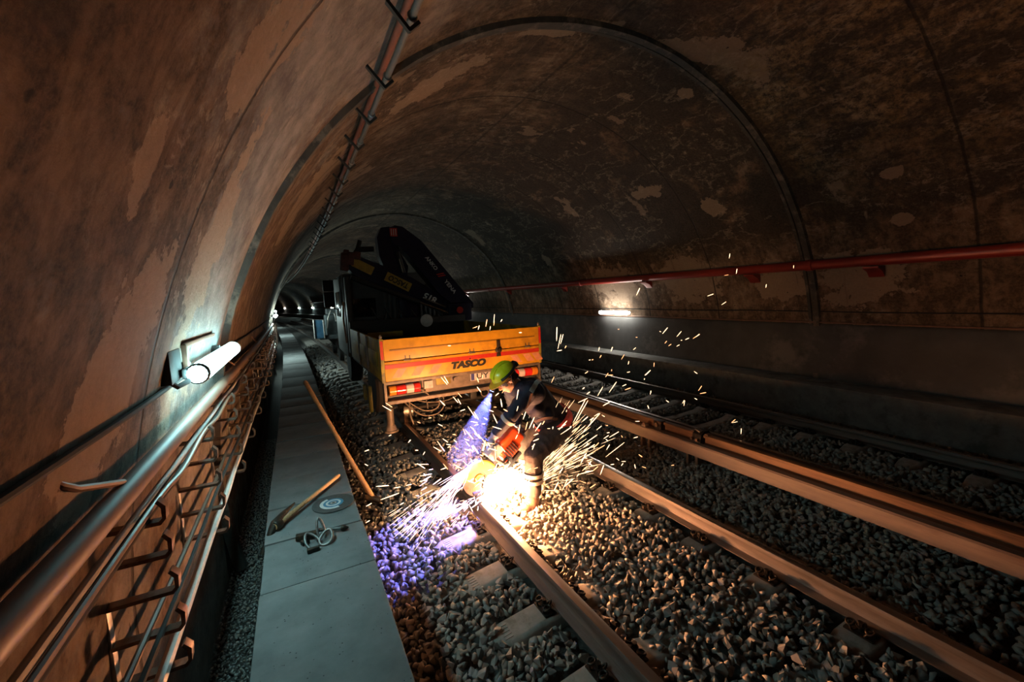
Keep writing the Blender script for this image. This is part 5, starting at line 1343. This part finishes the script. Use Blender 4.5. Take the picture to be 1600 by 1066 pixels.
# the separate flying sparks
SPOTS = []
SPL = [(1.797,4.396,1.745,0.97,0.08,0.23,0.065,0,0),
(1.611,3.484,1.84,0.13,-0.06,0.99,0.047,0,3),
(1.908,4.234,1.733,0.26,0.04,0.97,0.047,1,0),
(1.648,3.405,1.863,0.66,0.21,0.73,0.029,1,3),
(1.364,4.047,1.608,0.98,0.18,-0.12,0.034,1,0),
(1.756,3.259,1.755,0.99,0.07,-0.1,0.03,1,3),
(1.355,4.258,1.216,0.58,0.07,-0.81,0.116,1,0),
(1.391,4.296,1.217,0.45,0.05,-0.89,0.096,1,0),
(0.764,4.234,1.056,0.71,0.18,-0.68,0.093,0,0),
(0.75,4.283,1.015,0.77,0.08,-0.63,0.111,1,0),
(1.428,4.005,1.102,0.59,0.01,-0.81,0.069,0,0),
(1.294,3.753,1.124,0.54,-0.23,-0.81,0.08,1,0),
(1.382,3.898,1.063,0.44,0.03,-0.9,0.068,1,0),
(1.132,3.65,1.141,0.61,-0.17,-0.77,0.069,1,0),
(1.512,4.182,0.888,0.98,0.18,0.1,0.062,1,0),
(0.97,3.517,1.061,0.96,0.26,-0.1,0.031,0,0),
(1.194,3.909,0.951,0.86,-0.27,-0.43,0.03,0,0),
(0.913,3.687,0.989,0.85,-0.27,-0.45,0.033,0,2),
(1.097,3.643,0.942,0.82,-0.19,-0.54,0.049,1,2),
(0.661,3.725,0.907,0.94,0.2,0.29,0.025,1,2),
(0.817,3.681,0.836,0.62,-0.27,0.74,0.034,1,2),
(0.885,3.726,0.724,0.94,0.2,-0.27,0.03,1,2),
(0.459,3.737,0.809,0.99,0.13,0.11,0.038,1,2),
(1.06,3.294,0.85,0.85,-0.28,-0.45,0.025,0,3),
(0.427,3.583,0.742,0.73,0.15,-0.67,0.034,1,2),
(0.957,3.753,0.67,0.55,-0.09,0.83,0.035,1,2),
(1.056,3.653,0.721,0.76,-0.27,-0.59,0.087,1,2),
(1.127,3.774,0.698,0.46,-0.2,-0.86,0.123,0,2),
(0.937,3.796,0.555,0.97,-0.19,-0.16,0.126,1,2),
(1.019,3.78,0.49,0.99,0.09,-0.09,0.044,0,2),
(1.019,3.375,0.643,0.94,-0.23,0.23,0.052,1,3),
(0.574,3.797,0.436,0.98,-0.2,-0.08,0.112,1,2),
(0.653,3.534,0.507,0.95,0.26,-0.19,0.058,1,2),
(0.786,3.698,0.431,0.97,0.22,-0.07,0.055,1,2),
(0.886,3.554,0.501,0.98,0.13,-0.13,0.077,1,2),
(0.59,3.554,0.435,0.96,-0.19,0.2,0.159,1,2),
(0.422,3.598,0.388,0.94,0.29,0.16,0.051,1,2),
(0.424,3.797,0.143,0.89,-0.21,0.39,0.038,1,2),
(1.785,4.356,1.046,0.56,0.17,-0.82,0.085,1,0),
(1.787,4.379,1.15,0.22,-0.2,-0.96,0.06,0,0),
(1.73,4.104,1.236,0.29,0.09,0.95,0.044,0,0),
(1.531,3.504,1.117,0.41,-0.16,-0.9,0.056,1,0),
(1.656,3.879,1.002,0.71,0.02,-0.71,0.054,1,0),
(1.513,3.341,1.106,0.98,0.1,-0.2,0.031,0,3),
(1.624,3.44,1.106,0.01,-0.26,-0.97,0.077,1,3),
(1.523,3.305,1.226,0.81,-0.15,0.57,0.041,1,3),
(1.722,3.299,1.197,0.28,0.08,0.96,0.09,1,3),
(1.603,3.341,1.235,0.79,0.1,0.61,0.039,0,3),
(1.594,3.298,1.074,0.81,-0.07,-0.59,0.046,0,3),
(1.491,3.303,1.014,0.29,-0.28,-0.91,0.092,1,3),
(1.635,4.225,0.834,0.52,0.09,-0.85,0.184,0,0),
(1.551,3.897,0.891,0.39,-0.24,-0.89,0.097,1,0),
(1.36,3.43,0.949,1.0,-0.05,0.0,0.039,1,3),
(1.601,3.776,0.879,0.8,-0.02,-0.59,0.047,1,0),
(1.403,3.362,0.968,0.97,-0.21,-0.14,0.029,1,3),
(1.295,3.446,0.87,0.57,0.11,-0.81,0.134,1,3),
(1.296,3.279,0.926,0.49,-0.11,-0.87,0.113,1,3),
(1.45,3.474,0.762,0.58,-0.01,-0.82,0.108,0,3),
(1.245,3.382,0.85,0.87,-0.19,-0.46,0.048,1,3),
(1.139,3.4,0.913,0.98,0.07,-0.18,0.028,0,3),
(1.039,3.256,0.866,0.94,-0.04,0.34,0.023,0,3),
(1.216,3.285,0.848,0.52,-0.28,-0.81,0.054,1,3),
(1.795,3.321,0.985,0.42,-0.04,0.91,0.077,1,3),
(1.918,3.409,0.871,0.41,-0.18,0.89,0.125,1,3),
(1.865,3.419,0.847,0.37,0.03,0.93,0.079,0,3),
(2.029,3.484,0.789,0.63,-0.14,0.76,0.102,1,3),
(2.088,3.384,0.79,0.98,0.03,-0.18,0.034,1,3),
(2.169,3.466,0.753,0.14,-0.14,0.98,0.036,1,3),
(2.152,3.28,0.81,0.99,0.16,0.05,0.064,1,1),
(2.01,3.497,0.715,0.96,-0.19,0.21,0.053,1,3),
(2.04,3.399,0.851,0.48,-0.24,0.84,0.042,0,3),
(1.748,3.469,0.907,0.12,-0.22,0.97,0.077,0,3),
(1.68,3.446,0.885,0.19,0.06,0.98,0.069,1,3),
(1.732,3.316,0.87,0.1,-0.23,0.97,0.094,1,3),
(2.046,3.466,0.599,0.7,-0.13,-0.7,0.068,1,3),
(1.893,3.321,0.461,1.0,0.09,0.02,0.045,0,3),
(1.996,3.472,0.48,0.72,-0.12,0.68,0.05,1,3),
(2.07,3.251,1.293,0.55,0.02,0.84,0.062,0,3),
(2.614,3.461,1.262,0.85,-0.21,0.48,0.038,1,1),
(2.72,3.27,1.249,0.69,-0.04,0.73,0.05,0,1),
(2.809,3.321,1.23,0.98,0.11,-0.14,0.071,0,1),
(2.939,3.455,1.245,0.0,-0.14,0.99,0.021,0,1),
(3.541,3.854,1.207,0.53,0.21,0.82,0.044,1,1),
(3.032,3.302,1.236,0.99,-0.1,0.03,0.038,1,1),
(3.552,3.554,1.127,0.8,-0.18,0.57,0.094,1,1),
(2.538,3.417,1.115,0.89,0.07,0.46,0.03,1,1),
(2.574,3.387,1.066,0.93,0.08,0.35,0.048,1,1),
(2.704,3.359,1.07,0.51,-0.18,0.84,0.11,1,1),
(2.939,3.441,1.066,0.67,-0.08,0.74,0.143,1,1),
(3.12,3.466,1.056,0.98,0.03,0.2,0.059,1,1),
(3.37,3.685,0.941,0.96,-0.18,0.21,0.079,0,1),
(2.72,3.289,0.951,0.97,0.11,0.22,0.099,1,1),
(2.434,3.356,0.91,0.53,-0.1,0.84,0.262,1,1),
(2.527,3.44,0.875,0.64,0.01,0.77,0.26,1,1),
(3.286,3.449,0.628,0.98,0.04,-0.18,0.067,1,1),
(2.252,3.371,0.793,0.96,0.07,0.25,0.059,1,1),
(2.142,3.395,0.783,0.28,0.04,0.96,0.025,1,3),
(2.237,3.489,0.74,0.22,0.11,0.97,0.027,0,3),
(2.344,3.489,0.698,1.0,-0.02,-0.07,0.046,1,1),
(2.482,3.326,0.829,0.86,-0.08,0.51,0.075,1,1),
(2.549,3.329,0.767,0.73,-0.15,0.66,0.291,1,1),
(2.622,3.323,0.848,0.95,-0.06,0.32,0.067,1,1),
(2.754,3.329,0.71,0.97,0.11,-0.22,0.036,0,1),
(2.656,3.332,0.702,0.94,0.15,0.31,0.081,1,1),
(2.8,3.274,0.621,0.97,0.19,0.14,0.159,1,1),
(2.704,3.251,0.665,0.99,0.13,-0.11,0.038,1,1),
(2.78,3.414,0.787,0.83,0.02,-0.55,0.049,1,1),
(2.552,3.311,0.82,0.97,0.17,0.17,0.064,1,1),
(2.353,3.31,0.814,0.92,-0.03,0.39,0.088,0,1),
(2.366,3.323,0.735,0.65,-0.22,0.73,0.106,0,1),
(2.494,3.274,0.626,0.85,-0.23,0.48,0.18,1,1),
(2.757,3.498,0.401,0.96,-0.03,0.27,0.214,0,1),
(3.121,3.635,0.28,0.95,0.17,0.24,0.348,1,1),
(2.771,3.337,0.474,0.72,0.08,0.69,0.064,1,1),
(2.595,3.341,0.504,0.35,0.13,0.93,0.031,1,1),
(3.118,3.594,0.181,0.75,0.13,-0.65,0.063,1,1),
(3.335,3.739,0.054,0.98,-0.05,-0.2,0.066,1,1),
(2.83,3.347,0.27,0.99,-0.14,-0.02,0.043,1,1),
(3.262,3.472,0.105,0.1,-0.18,-0.98,0.049,1,1),
(3.428,3.503,0.044,0.89,0.08,-0.46,0.077,0,1),
(3.364,3.491,0.2,0.79,0.06,-0.61,0.071,0,1),
(2.695,3.349,0.242,0.63,0.21,0.75,0.112,1,1),
(2.712,3.48,0.204,0.95,0.15,0.29,0.091,0,1),
(2.626,3.458,0.285,0.73,0.08,-0.68,0.087,1,1),
(2.545,3.429,0.378,0.96,0.13,-0.26,0.061,1,1),
(2.537,3.405,0.233,0.98,0.15,-0.1,0.204,1,1),
(2.436,3.334,0.183,0.86,-0.21,-0.46,0.081,0,1),
(2.952,3.438,0.053,0.55,0.08,0.83,0.038,1,1),
(3.069,3.411,0.035,0.35,0.0,0.94,0.04,0,1),
(2.758,3.339,0.553,0.73,-0.03,-0.68,0.037,1,1),
(3.375,3.807,0.336,0.45,-0.16,-0.88,0.031,0,1),
(2.225,3.253,1.582,0.65,0.1,0.75,0.029,0,1),
(2.707,3.367,1.503,0.44,0.12,0.89,0.041,1,1),
(2.802,3.285,1.501,0.41,-0.06,0.91,0.048,1,1),
(3.524,3.73,1.392,0.89,0.02,0.46,0.047,1,1),
(2.827,3.494,1.4,0.69,0.11,0.72,0.038,0,1),
(3.479,3.882,1.281,0.72,0.15,0.67,0.08,0,1),
(3.229,3.509,1.287,0.25,0.0,0.97,0.028,0,1),
(3.465,3.772,1.113,0.99,0.13,-0.02,0.046,0,1),
(3.701,3.701,1.085,0.8,-0.1,0.59,0.092,1,1),
(4.177,3.412,1.072,0.86,0.04,-0.51,0.074,1,1),
(4.129,3.311,0.905,0.85,0.16,0.51,0.089,0,1),
(4.396,3.483,0.776,0.99,-0.16,0.03,0.095,0,1),
(2.598,3.443,1.264,0.8,-0.18,0.58,0.028,0,1),
(4.135,3.803,0.648,0.83,0.03,-0.55,0.061,1,1),
(3.335,3.334,0.808,0.25,-0.2,-0.95,0.04,1,1),
(4.359,3.733,0.602,0.31,0.05,0.95,0.074,1,1),
(4.395,3.779,0.605,0.53,-0.16,0.83,0.049,1,1),
(3.671,3.404,1.611,0.64,-0.23,0.73,0.092,1,1),
(4.318,3.777,1.497,0.73,-0.11,0.67,0.097,1,1),
(4.243,3.59,1.455,0.96,-0.05,0.26,0.065,1,1),
(4.475,3.646,1.461,0.95,0.06,0.3,0.144,0,1),
(4.324,3.503,1.495,0.91,0.05,0.41,0.076,1,1),
(3.732,3.451,1.472,0.68,-0.18,0.71,0.038,0,1),
(3.853,3.503,1.423,0.94,0.06,0.34,0.053,0,1),
(4.019,3.531,1.399,0.93,-0.11,0.36,0.047,1,1),
(3.798,3.594,1.58,0.94,-0.04,-0.33,0.024,1,1),
(3.356,3.81,1.631,1.0,0.05,-0.05,0.021,0,1),
(3.63,3.807,1.512,0.99,0.07,-0.1,0.03,0,1),
(3.825,3.722,1.167,0.1,-0.02,1.0,0.051,0,1),
(2.673,3.479,1.383,0.99,-0.13,0.09,0.022,1,1),
(2.564,3.292,1.419,0.93,-0.06,0.35,0.017,0,1),
(3.562,3.616,1.041,0.4,0.11,0.91,0.018,1,1),
(3.681,3.639,0.859,0.13,-0.11,0.99,0.047,1,1),
(4.242,3.462,0.731,0.83,-0.19,-0.52,0.042,1,1),
(4.2,3.638,1.438,0.99,0.11,-0.07,0.027,1,1),
(5.394,3.856,2.481,0.39,0.11,0.92,0.075,1,1),
(5.208,3.767,2.218,0.99,0.1,0.09,0.105,0,1),
(5.997,3.715,2.046,0.19,-0.04,0.98,0.054,1,1),
(4.792,3.69,1.968,0.98,0.02,0.19,0.122,1,1),
(5.248,3.831,1.839,0.93,0.01,0.37,0.107,1,1),
(3.355,3.484,2.058,0.4,-0.2,0.9,0.088,1,1),
(4.829,3.356,2.246,0.27,0.02,0.96,0.063,1,1),
(2.266,3.457,1.688,0.17,0.14,0.97,0.139,1,1),
(2.291,3.453,1.61,0.31,0.04,0.95,0.151,1,1),
(2.338,3.478,1.63,0.17,-0.25,0.95,0.104,1,1),
(2.252,3.4,1.531,0.98,-0.17,0.08,0.053,1,1),
(5.508,3.831,0.115,1.0,-0.04,-0.04,0.12,1,1),
(4.883,3.414,0.351,0.96,0.12,0.23,0.098,0,1),
(5.018,3.399,0.193,0.27,0.11,0.96,0.074,1,1),
(1.513,3.432,1.849,0.17,-0.17,0.97,0.069,0,0),
(1.791,3.865,1.858,0.16,0.01,0.99,0.09,1,0),
(1.496,3.572,1.804,0.32,-0.07,0.95,0.041,1,0),
(6.792,3.792,2.313,0.06,-0.02,1.0,0.047,1,1),
(1.32,3.478,0.707,0.6,0.1,-0.79,0.048,0,3),
(1.52,3.451,0.682,0.9,-0.01,-0.43,0.098,1,3),
(1.261,3.278,0.98,0.71,0.08,-0.7,0.053,0,3),
(1.361,3.476,0.707,0.49,0.19,-0.85,0.119,1,3),
(1.718,3.889,0.913,0.85,0.19,-0.48,0.062,1,0),
(1.137,3.344,0.645,0.79,0.02,-0.61,0.096,1,3),
(1.361,3.403,0.856,0.74,-0.19,-0.64,0.078,1,3),
(1.11,3.294,0.892,0.65,-0.06,-0.76,0.036,1,3),
(1.698,3.33,0.901,0.75,0.07,-0.66,0.06,1,3),
(1.5,3.292,0.932,0.9,-0.02,-0.43,0.096,1,3),
(1.035,3.325,0.903,0.73,-0.14,-0.66,0.057,1,3),
(1.392,3.424,0.662,0.84,-0.24,-0.48,0.033,1,3),
(1.535,3.264,0.739,0.56,0.18,-0.81,0.084,1,3),
(1.102,3.456,0.813,0.91,-0.29,-0.29,0.042,1,3),
(1.124,3.314,0.82,0.74,0.15,-0.65,0.055,0,3),
(1.009,3.282,0.697,0.5,-0.27,-0.82,0.063,0,3),
(1.357,3.355,0.865,0.33,-0.07,-0.94,0.046,1,3),
(1.473,3.767,0.94,0.51,0.03,-0.86,0.063,1,0),
(1.34,3.282,0.673,0.32,-0.01,-0.95,0.08,0,3),
(1.797,3.442,0.986,0.85,0.1,-0.52,0.124,0,3),
(1.459,3.361,0.78,0.93,-0.07,-0.37,0.09,0,3),
(0.917,3.73,0.566,0.74,-0.2,-0.65,0.09,1,2),
(1.231,3.378,0.729,0.63,0.13,-0.76,0.046,1,3),
(0.948,3.748,0.469,0.52,-0.26,-0.81,0.031,1,2),
(1.386,3.32,0.794,0.84,0.12,-0.53,0.064,0,3),
(1.2,3.251,0.809,0.92,-0.05,-0.38,0.058,1,3),
(1.339,3.495,0.72,0.37,0.2,-0.91,0.051,1,3),
(1.192,3.284,0.959,0.31,-0.06,-0.95,0.062,0,3),
(1.271,3.447,0.184,0.38,0.03,-0.92,0.076,0,3),
(1.352,3.455,0.971,0.91,0.18,-0.37,0.076,1,3),
(1.254,3.315,0.676,0.35,0.12,-0.93,0.066,1,3),
(1.298,3.482,0.415,0.86,-0.18,-0.49,0.068,1,3),
(1.431,3.335,0.783,0.49,-0.13,-0.86,0.045,1,3),
(1.266,3.265,0.523,0.39,0.06,-0.92,0.036,1,3),
(1.298,3.316,0.452,0.78,-0.23,0.58,0.064,1,3),
(1.29,3.275,0.506,0.96,0.21,0.2,0.097,1,3),
(0.991,3.537,0.367,0.99,-0.06,-0.09,0.105,0,2),
(1.497,3.38,0.479,1.0,-0.03,0.0,0.093,0,3),
(1.127,3.291,0.605,0.95,0.21,0.24,0.075,1,3),
(0.924,3.605,0.525,0.99,-0.13,0.0,0.106,1,2),
(1.127,3.36,0.42,0.89,0.01,0.45,0.103,1,3),
(1.04,3.465,0.42,0.94,0.12,0.33,0.043,1,3),
(1.408,3.416,0.347,0.96,0.09,-0.26,0.057,0,3),
(0.936,3.66,0.464,0.96,0.15,0.24,0.108,1,2),
(1.034,3.332,0.433,0.92,0.09,0.37,0.032,1,3),
(1.157,3.462,0.402,0.92,-0.09,0.39,0.093,1,3),
(1.274,3.402,0.465,0.93,0.06,0.36,0.05,0,3),
(1.027,3.626,0.429,0.9,-0.03,0.43,0.093,1,2),
(0.849,3.676,0.321,0.97,-0.05,-0.22,0.037,0,2),
(0.928,3.737,0.392,0.93,0.15,0.33,0.082,0,2),
(1.158,3.314,0.324,0.96,0.26,0.14,0.078,1,3),
(1.456,3.275,0.337,0.95,0.0,0.32,0.041,1,3),
(0.915,3.682,0.366,0.88,-0.21,0.43,0.058,1,2),
(1.051,3.342,0.288,0.92,0.27,0.27,0.04,1,3),
(1.283,3.377,0.237,0.92,-0.01,0.39,0.073,1,3),
(0.694,3.609,0.316,0.92,-0.11,0.36,0.036,1,2),
(2.576,3.389,0.493,0.94,-0.01,0.33,0.14,1,1),
(2.035,3.402,0.321,0.98,-0.01,0.22,0.134,1,3),
(2.524,3.414,0.274,0.87,-0.05,0.49,0.077,0,1),
(1.858,3.283,0.702,0.76,0.03,0.65,0.035,1,3),
(2.318,3.408,0.176,0.93,0.14,0.34,0.125,1,1),
(2.338,3.393,0.432,0.97,0.18,0.15,0.155,1,1),
(2.222,3.499,0.124,0.55,-0.04,0.84,0.103,1,3),
(2.218,3.282,0.77,0.84,-0.25,0.48,0.126,1,1),
(1.891,3.386,0.446,0.9,-0.14,0.41,0.121,0,3),
(2.461,3.289,0.747,0.92,0.08,0.39,0.059,0,1),
(2.506,3.423,0.611,0.86,0.19,0.47,0.059,0,1),
(2.627,3.464,0.287,0.53,-0.22,0.82,0.06,1,1),
(2.61,3.325,0.531,0.83,-0.03,0.55,0.078,0,1),
(2.388,3.433,0.487,0.86,-0.15,0.49,0.138,1,1),
(2.508,3.267,0.147,0.97,0.11,0.21,0.08,0,1),
(2.409,3.273,0.459,0.45,-0.2,0.87,0.123,1,1),
(2.693,3.498,0.737,0.43,-0.21,0.88,0.058,1,1),
(2.234,3.469,0.573,0.75,-0.16,0.64,0.134,1,3),
(2.466,3.335,1.018,0.98,0.06,0.19,0.126,1,1),
(2.189,3.287,0.828,0.86,0.19,0.47,0.133,1,1),
(2.137,3.256,0.061,0.94,0.05,0.34,0.101,0,1),
(2.813,3.414,0.552,0.87,-0.21,0.45,0.067,1,1),
(2.331,3.498,0.118,0.61,0.09,0.78,0.13,0,1),
(2.266,3.46,0.299,0.64,-0.07,0.76,0.067,1,1),
(2.419,3.412,0.397,0.91,-0.22,0.35,0.097,1,1),
(2.388,3.482,0.699,0.93,0.03,0.38,0.151,0,1),
(1.875,3.267,0.753,0.98,-0.05,0.21,0.061,1,3),
(2.542,3.389,0.534,0.79,0.17,0.59,0.041,1,1),
(2.17,3.392,0.495,0.95,0.02,0.31,0.064,1,3),
(2.344,3.395,0.754,0.96,-0.05,0.29,0.038,1,1),
(1.895,3.466,0.162,0.95,-0.07,0.29,0.056,1,3),
(1.887,3.318,0.87,0.43,0.28,0.86,0.033,1,3),
(1.889,3.355,0.665,0.96,-0.07,0.26,0.027,0,3),
(2.008,3.433,0.508,0.96,-0.12,0.23,0.064,1,3),
(1.93,3.436,0.22,0.59,-0.04,0.81,0.051,1,3),
(1.704,3.279,1.074,0.44,0.13,0.89,0.047,1,3),
(1.77,3.452,0.75,0.42,-0.24,0.88,0.046,1,3),
(1.85,3.286,0.679,0.46,0.05,0.89,0.039,1,3),
(3.045,3.438,0.188,0.79,0.05,0.61,0.038,1,1),
(2.46,3.449,0.204,0.67,-0.19,0.72,0.037,1,1),
(2.578,3.439,0.224,0.98,-0.11,-0.17,0.065,1,1),
(3.651,3.29,0.09,0.99,0.02,-0.12,0.049,0,1),
(3.608,3.821,0.272,0.99,0.13,-0.06,0.079,1,1),
(2.27,3.348,0.402,1.0,-0.02,-0.05,0.06,1,1)]
for (x, y, z, dx, dy, dz, ln, hot, reg) in SPL: SPOTS.append((V((x, y, z)), V((dx, dy, dz)).normalized(), ln, hot, reg))
LABS = ['single glowing spark in the air between the truck tail and the saw', 'single glowing spark flying over the far track behind the worker', 'single glowing spark over the ballast by the walkway', 'single glowing spark close around the worker and his saw']
GRPS = ['sparks by the truck tail', 'sparks over the far track', 'sparks by the walkway', 'sparks around the worker']
for p, d, ln, hot, reg in SPOTS:
    ob = bpy.data.objects.new('spark', SM[0 if hot else 1]); C.objects.link(ob); ob.location = p
    ob.rotation_mode = 'QUATERNION'; ob.rotation_quaternion = V((1, 0, 0)).rotation_difference(d)
    w_ = R5.uniform(.034, .058); ob.scale = (ln, w_, w_)
    tag(ob, LABS[reg], 'spark', GRPS[reg])

# ------------------------------------------------------------------ smoke drifting through the beam of the helmet lamp
def smoke_mat(name, dens, colr, sc_=3.0):
    m = bpy.data.materials.new(name); m.use_nodes = True; nt = m.node_tree; nt.nodes.clear()
    out = nt.nodes.new('ShaderNodeOutputMaterial'); vs_ = nt.nodes.new('ShaderNodeVolumeScatter')
    vs_.inputs['Color'].default_value = (*colr, 1); vs_.inputs['Density'].default_value = dens; vs_.inputs['Anisotropy'].default_value = .15
    nt.links.new(vs_.outputs[0], out.inputs['Volume']); return m
mb = MB(); s0 = LPOS+LDIR*.03
ux = LDIR.orthogonal().normalized(); uy = LDIR.cross(ux)
mb.tube([s0+LDIR*(.02), s0+LDIR*.15, s0+LDIR*.45, s0+LDIR*.7, s0+LDIR*.85], [.015, .06, .12, .16, .07], 24)
mb.thing('smoke', smoke_mat('thin_smoke', .2, (.9, .9, .95)), 'thin smoke hanging under the helmet lamp, caught in its blue beam', 'smoke', kind='stuff', origin=tuple(s0))
# ------------------------------------------------------------------ light
w = bpy.data.worlds.new('tunnel_dark'); sc.world = w; w.use_nodes = True
w.node_tree.nodes['Background'].inputs[0].default_value = (.5, .6, .7, 1); w.node_tree.nodes['Background'].inputs[1].default_value = .0006
def point(name, loc, col, power, rad):
    l = bpy.data.lights.new(name, 'POINT'); l.color = col; l.energy = power; l.shadow_soft_size = rad
    o = bpy.data.objects.new(name, l); C.objects.link(o); o.location = loc; return o
point('spark_and_fill_light', (1.66, 3.58, .19), (1.0, .38, .14), 200, .08)
point('spark_and_fill_light', (1.66, 3.42, .19), (1.0, .38, .14), 220, .08)
point('spark_and_fill_light', (1.22, 3.42, .30), (1.0, .40, .17), 12, .10)
point('spark_and_fill_light', (1.60, 3.88, .30), (1.0, .52, .22), 190, .10)  # added behind the disc to brighten the tailgate
point('spark_and_fill_light', (1.60, 3.22, .26), (1.0, .42, .18), 10, .10)  # weak lamp added in front of the saw to fill the jacket
sp = bpy.data.lights.new('head_lamp_beam', 'SPOT'); sp.color = (.15, .18, 1.0); sp.energy = 1000; sp.spot_size = math.radians(40); sp.spot_blend = .25; sp.shadow_soft_size = .012
so = bpy.data.objects.new('head_lamp_beam', sp); C.objects.link(so); so.location = LPOS+LDIR*.03
so.rotation_mode = 'QUATERNION'; so.rotation_quaternion = V((0, 0, -1)).rotation_difference(LDIR)
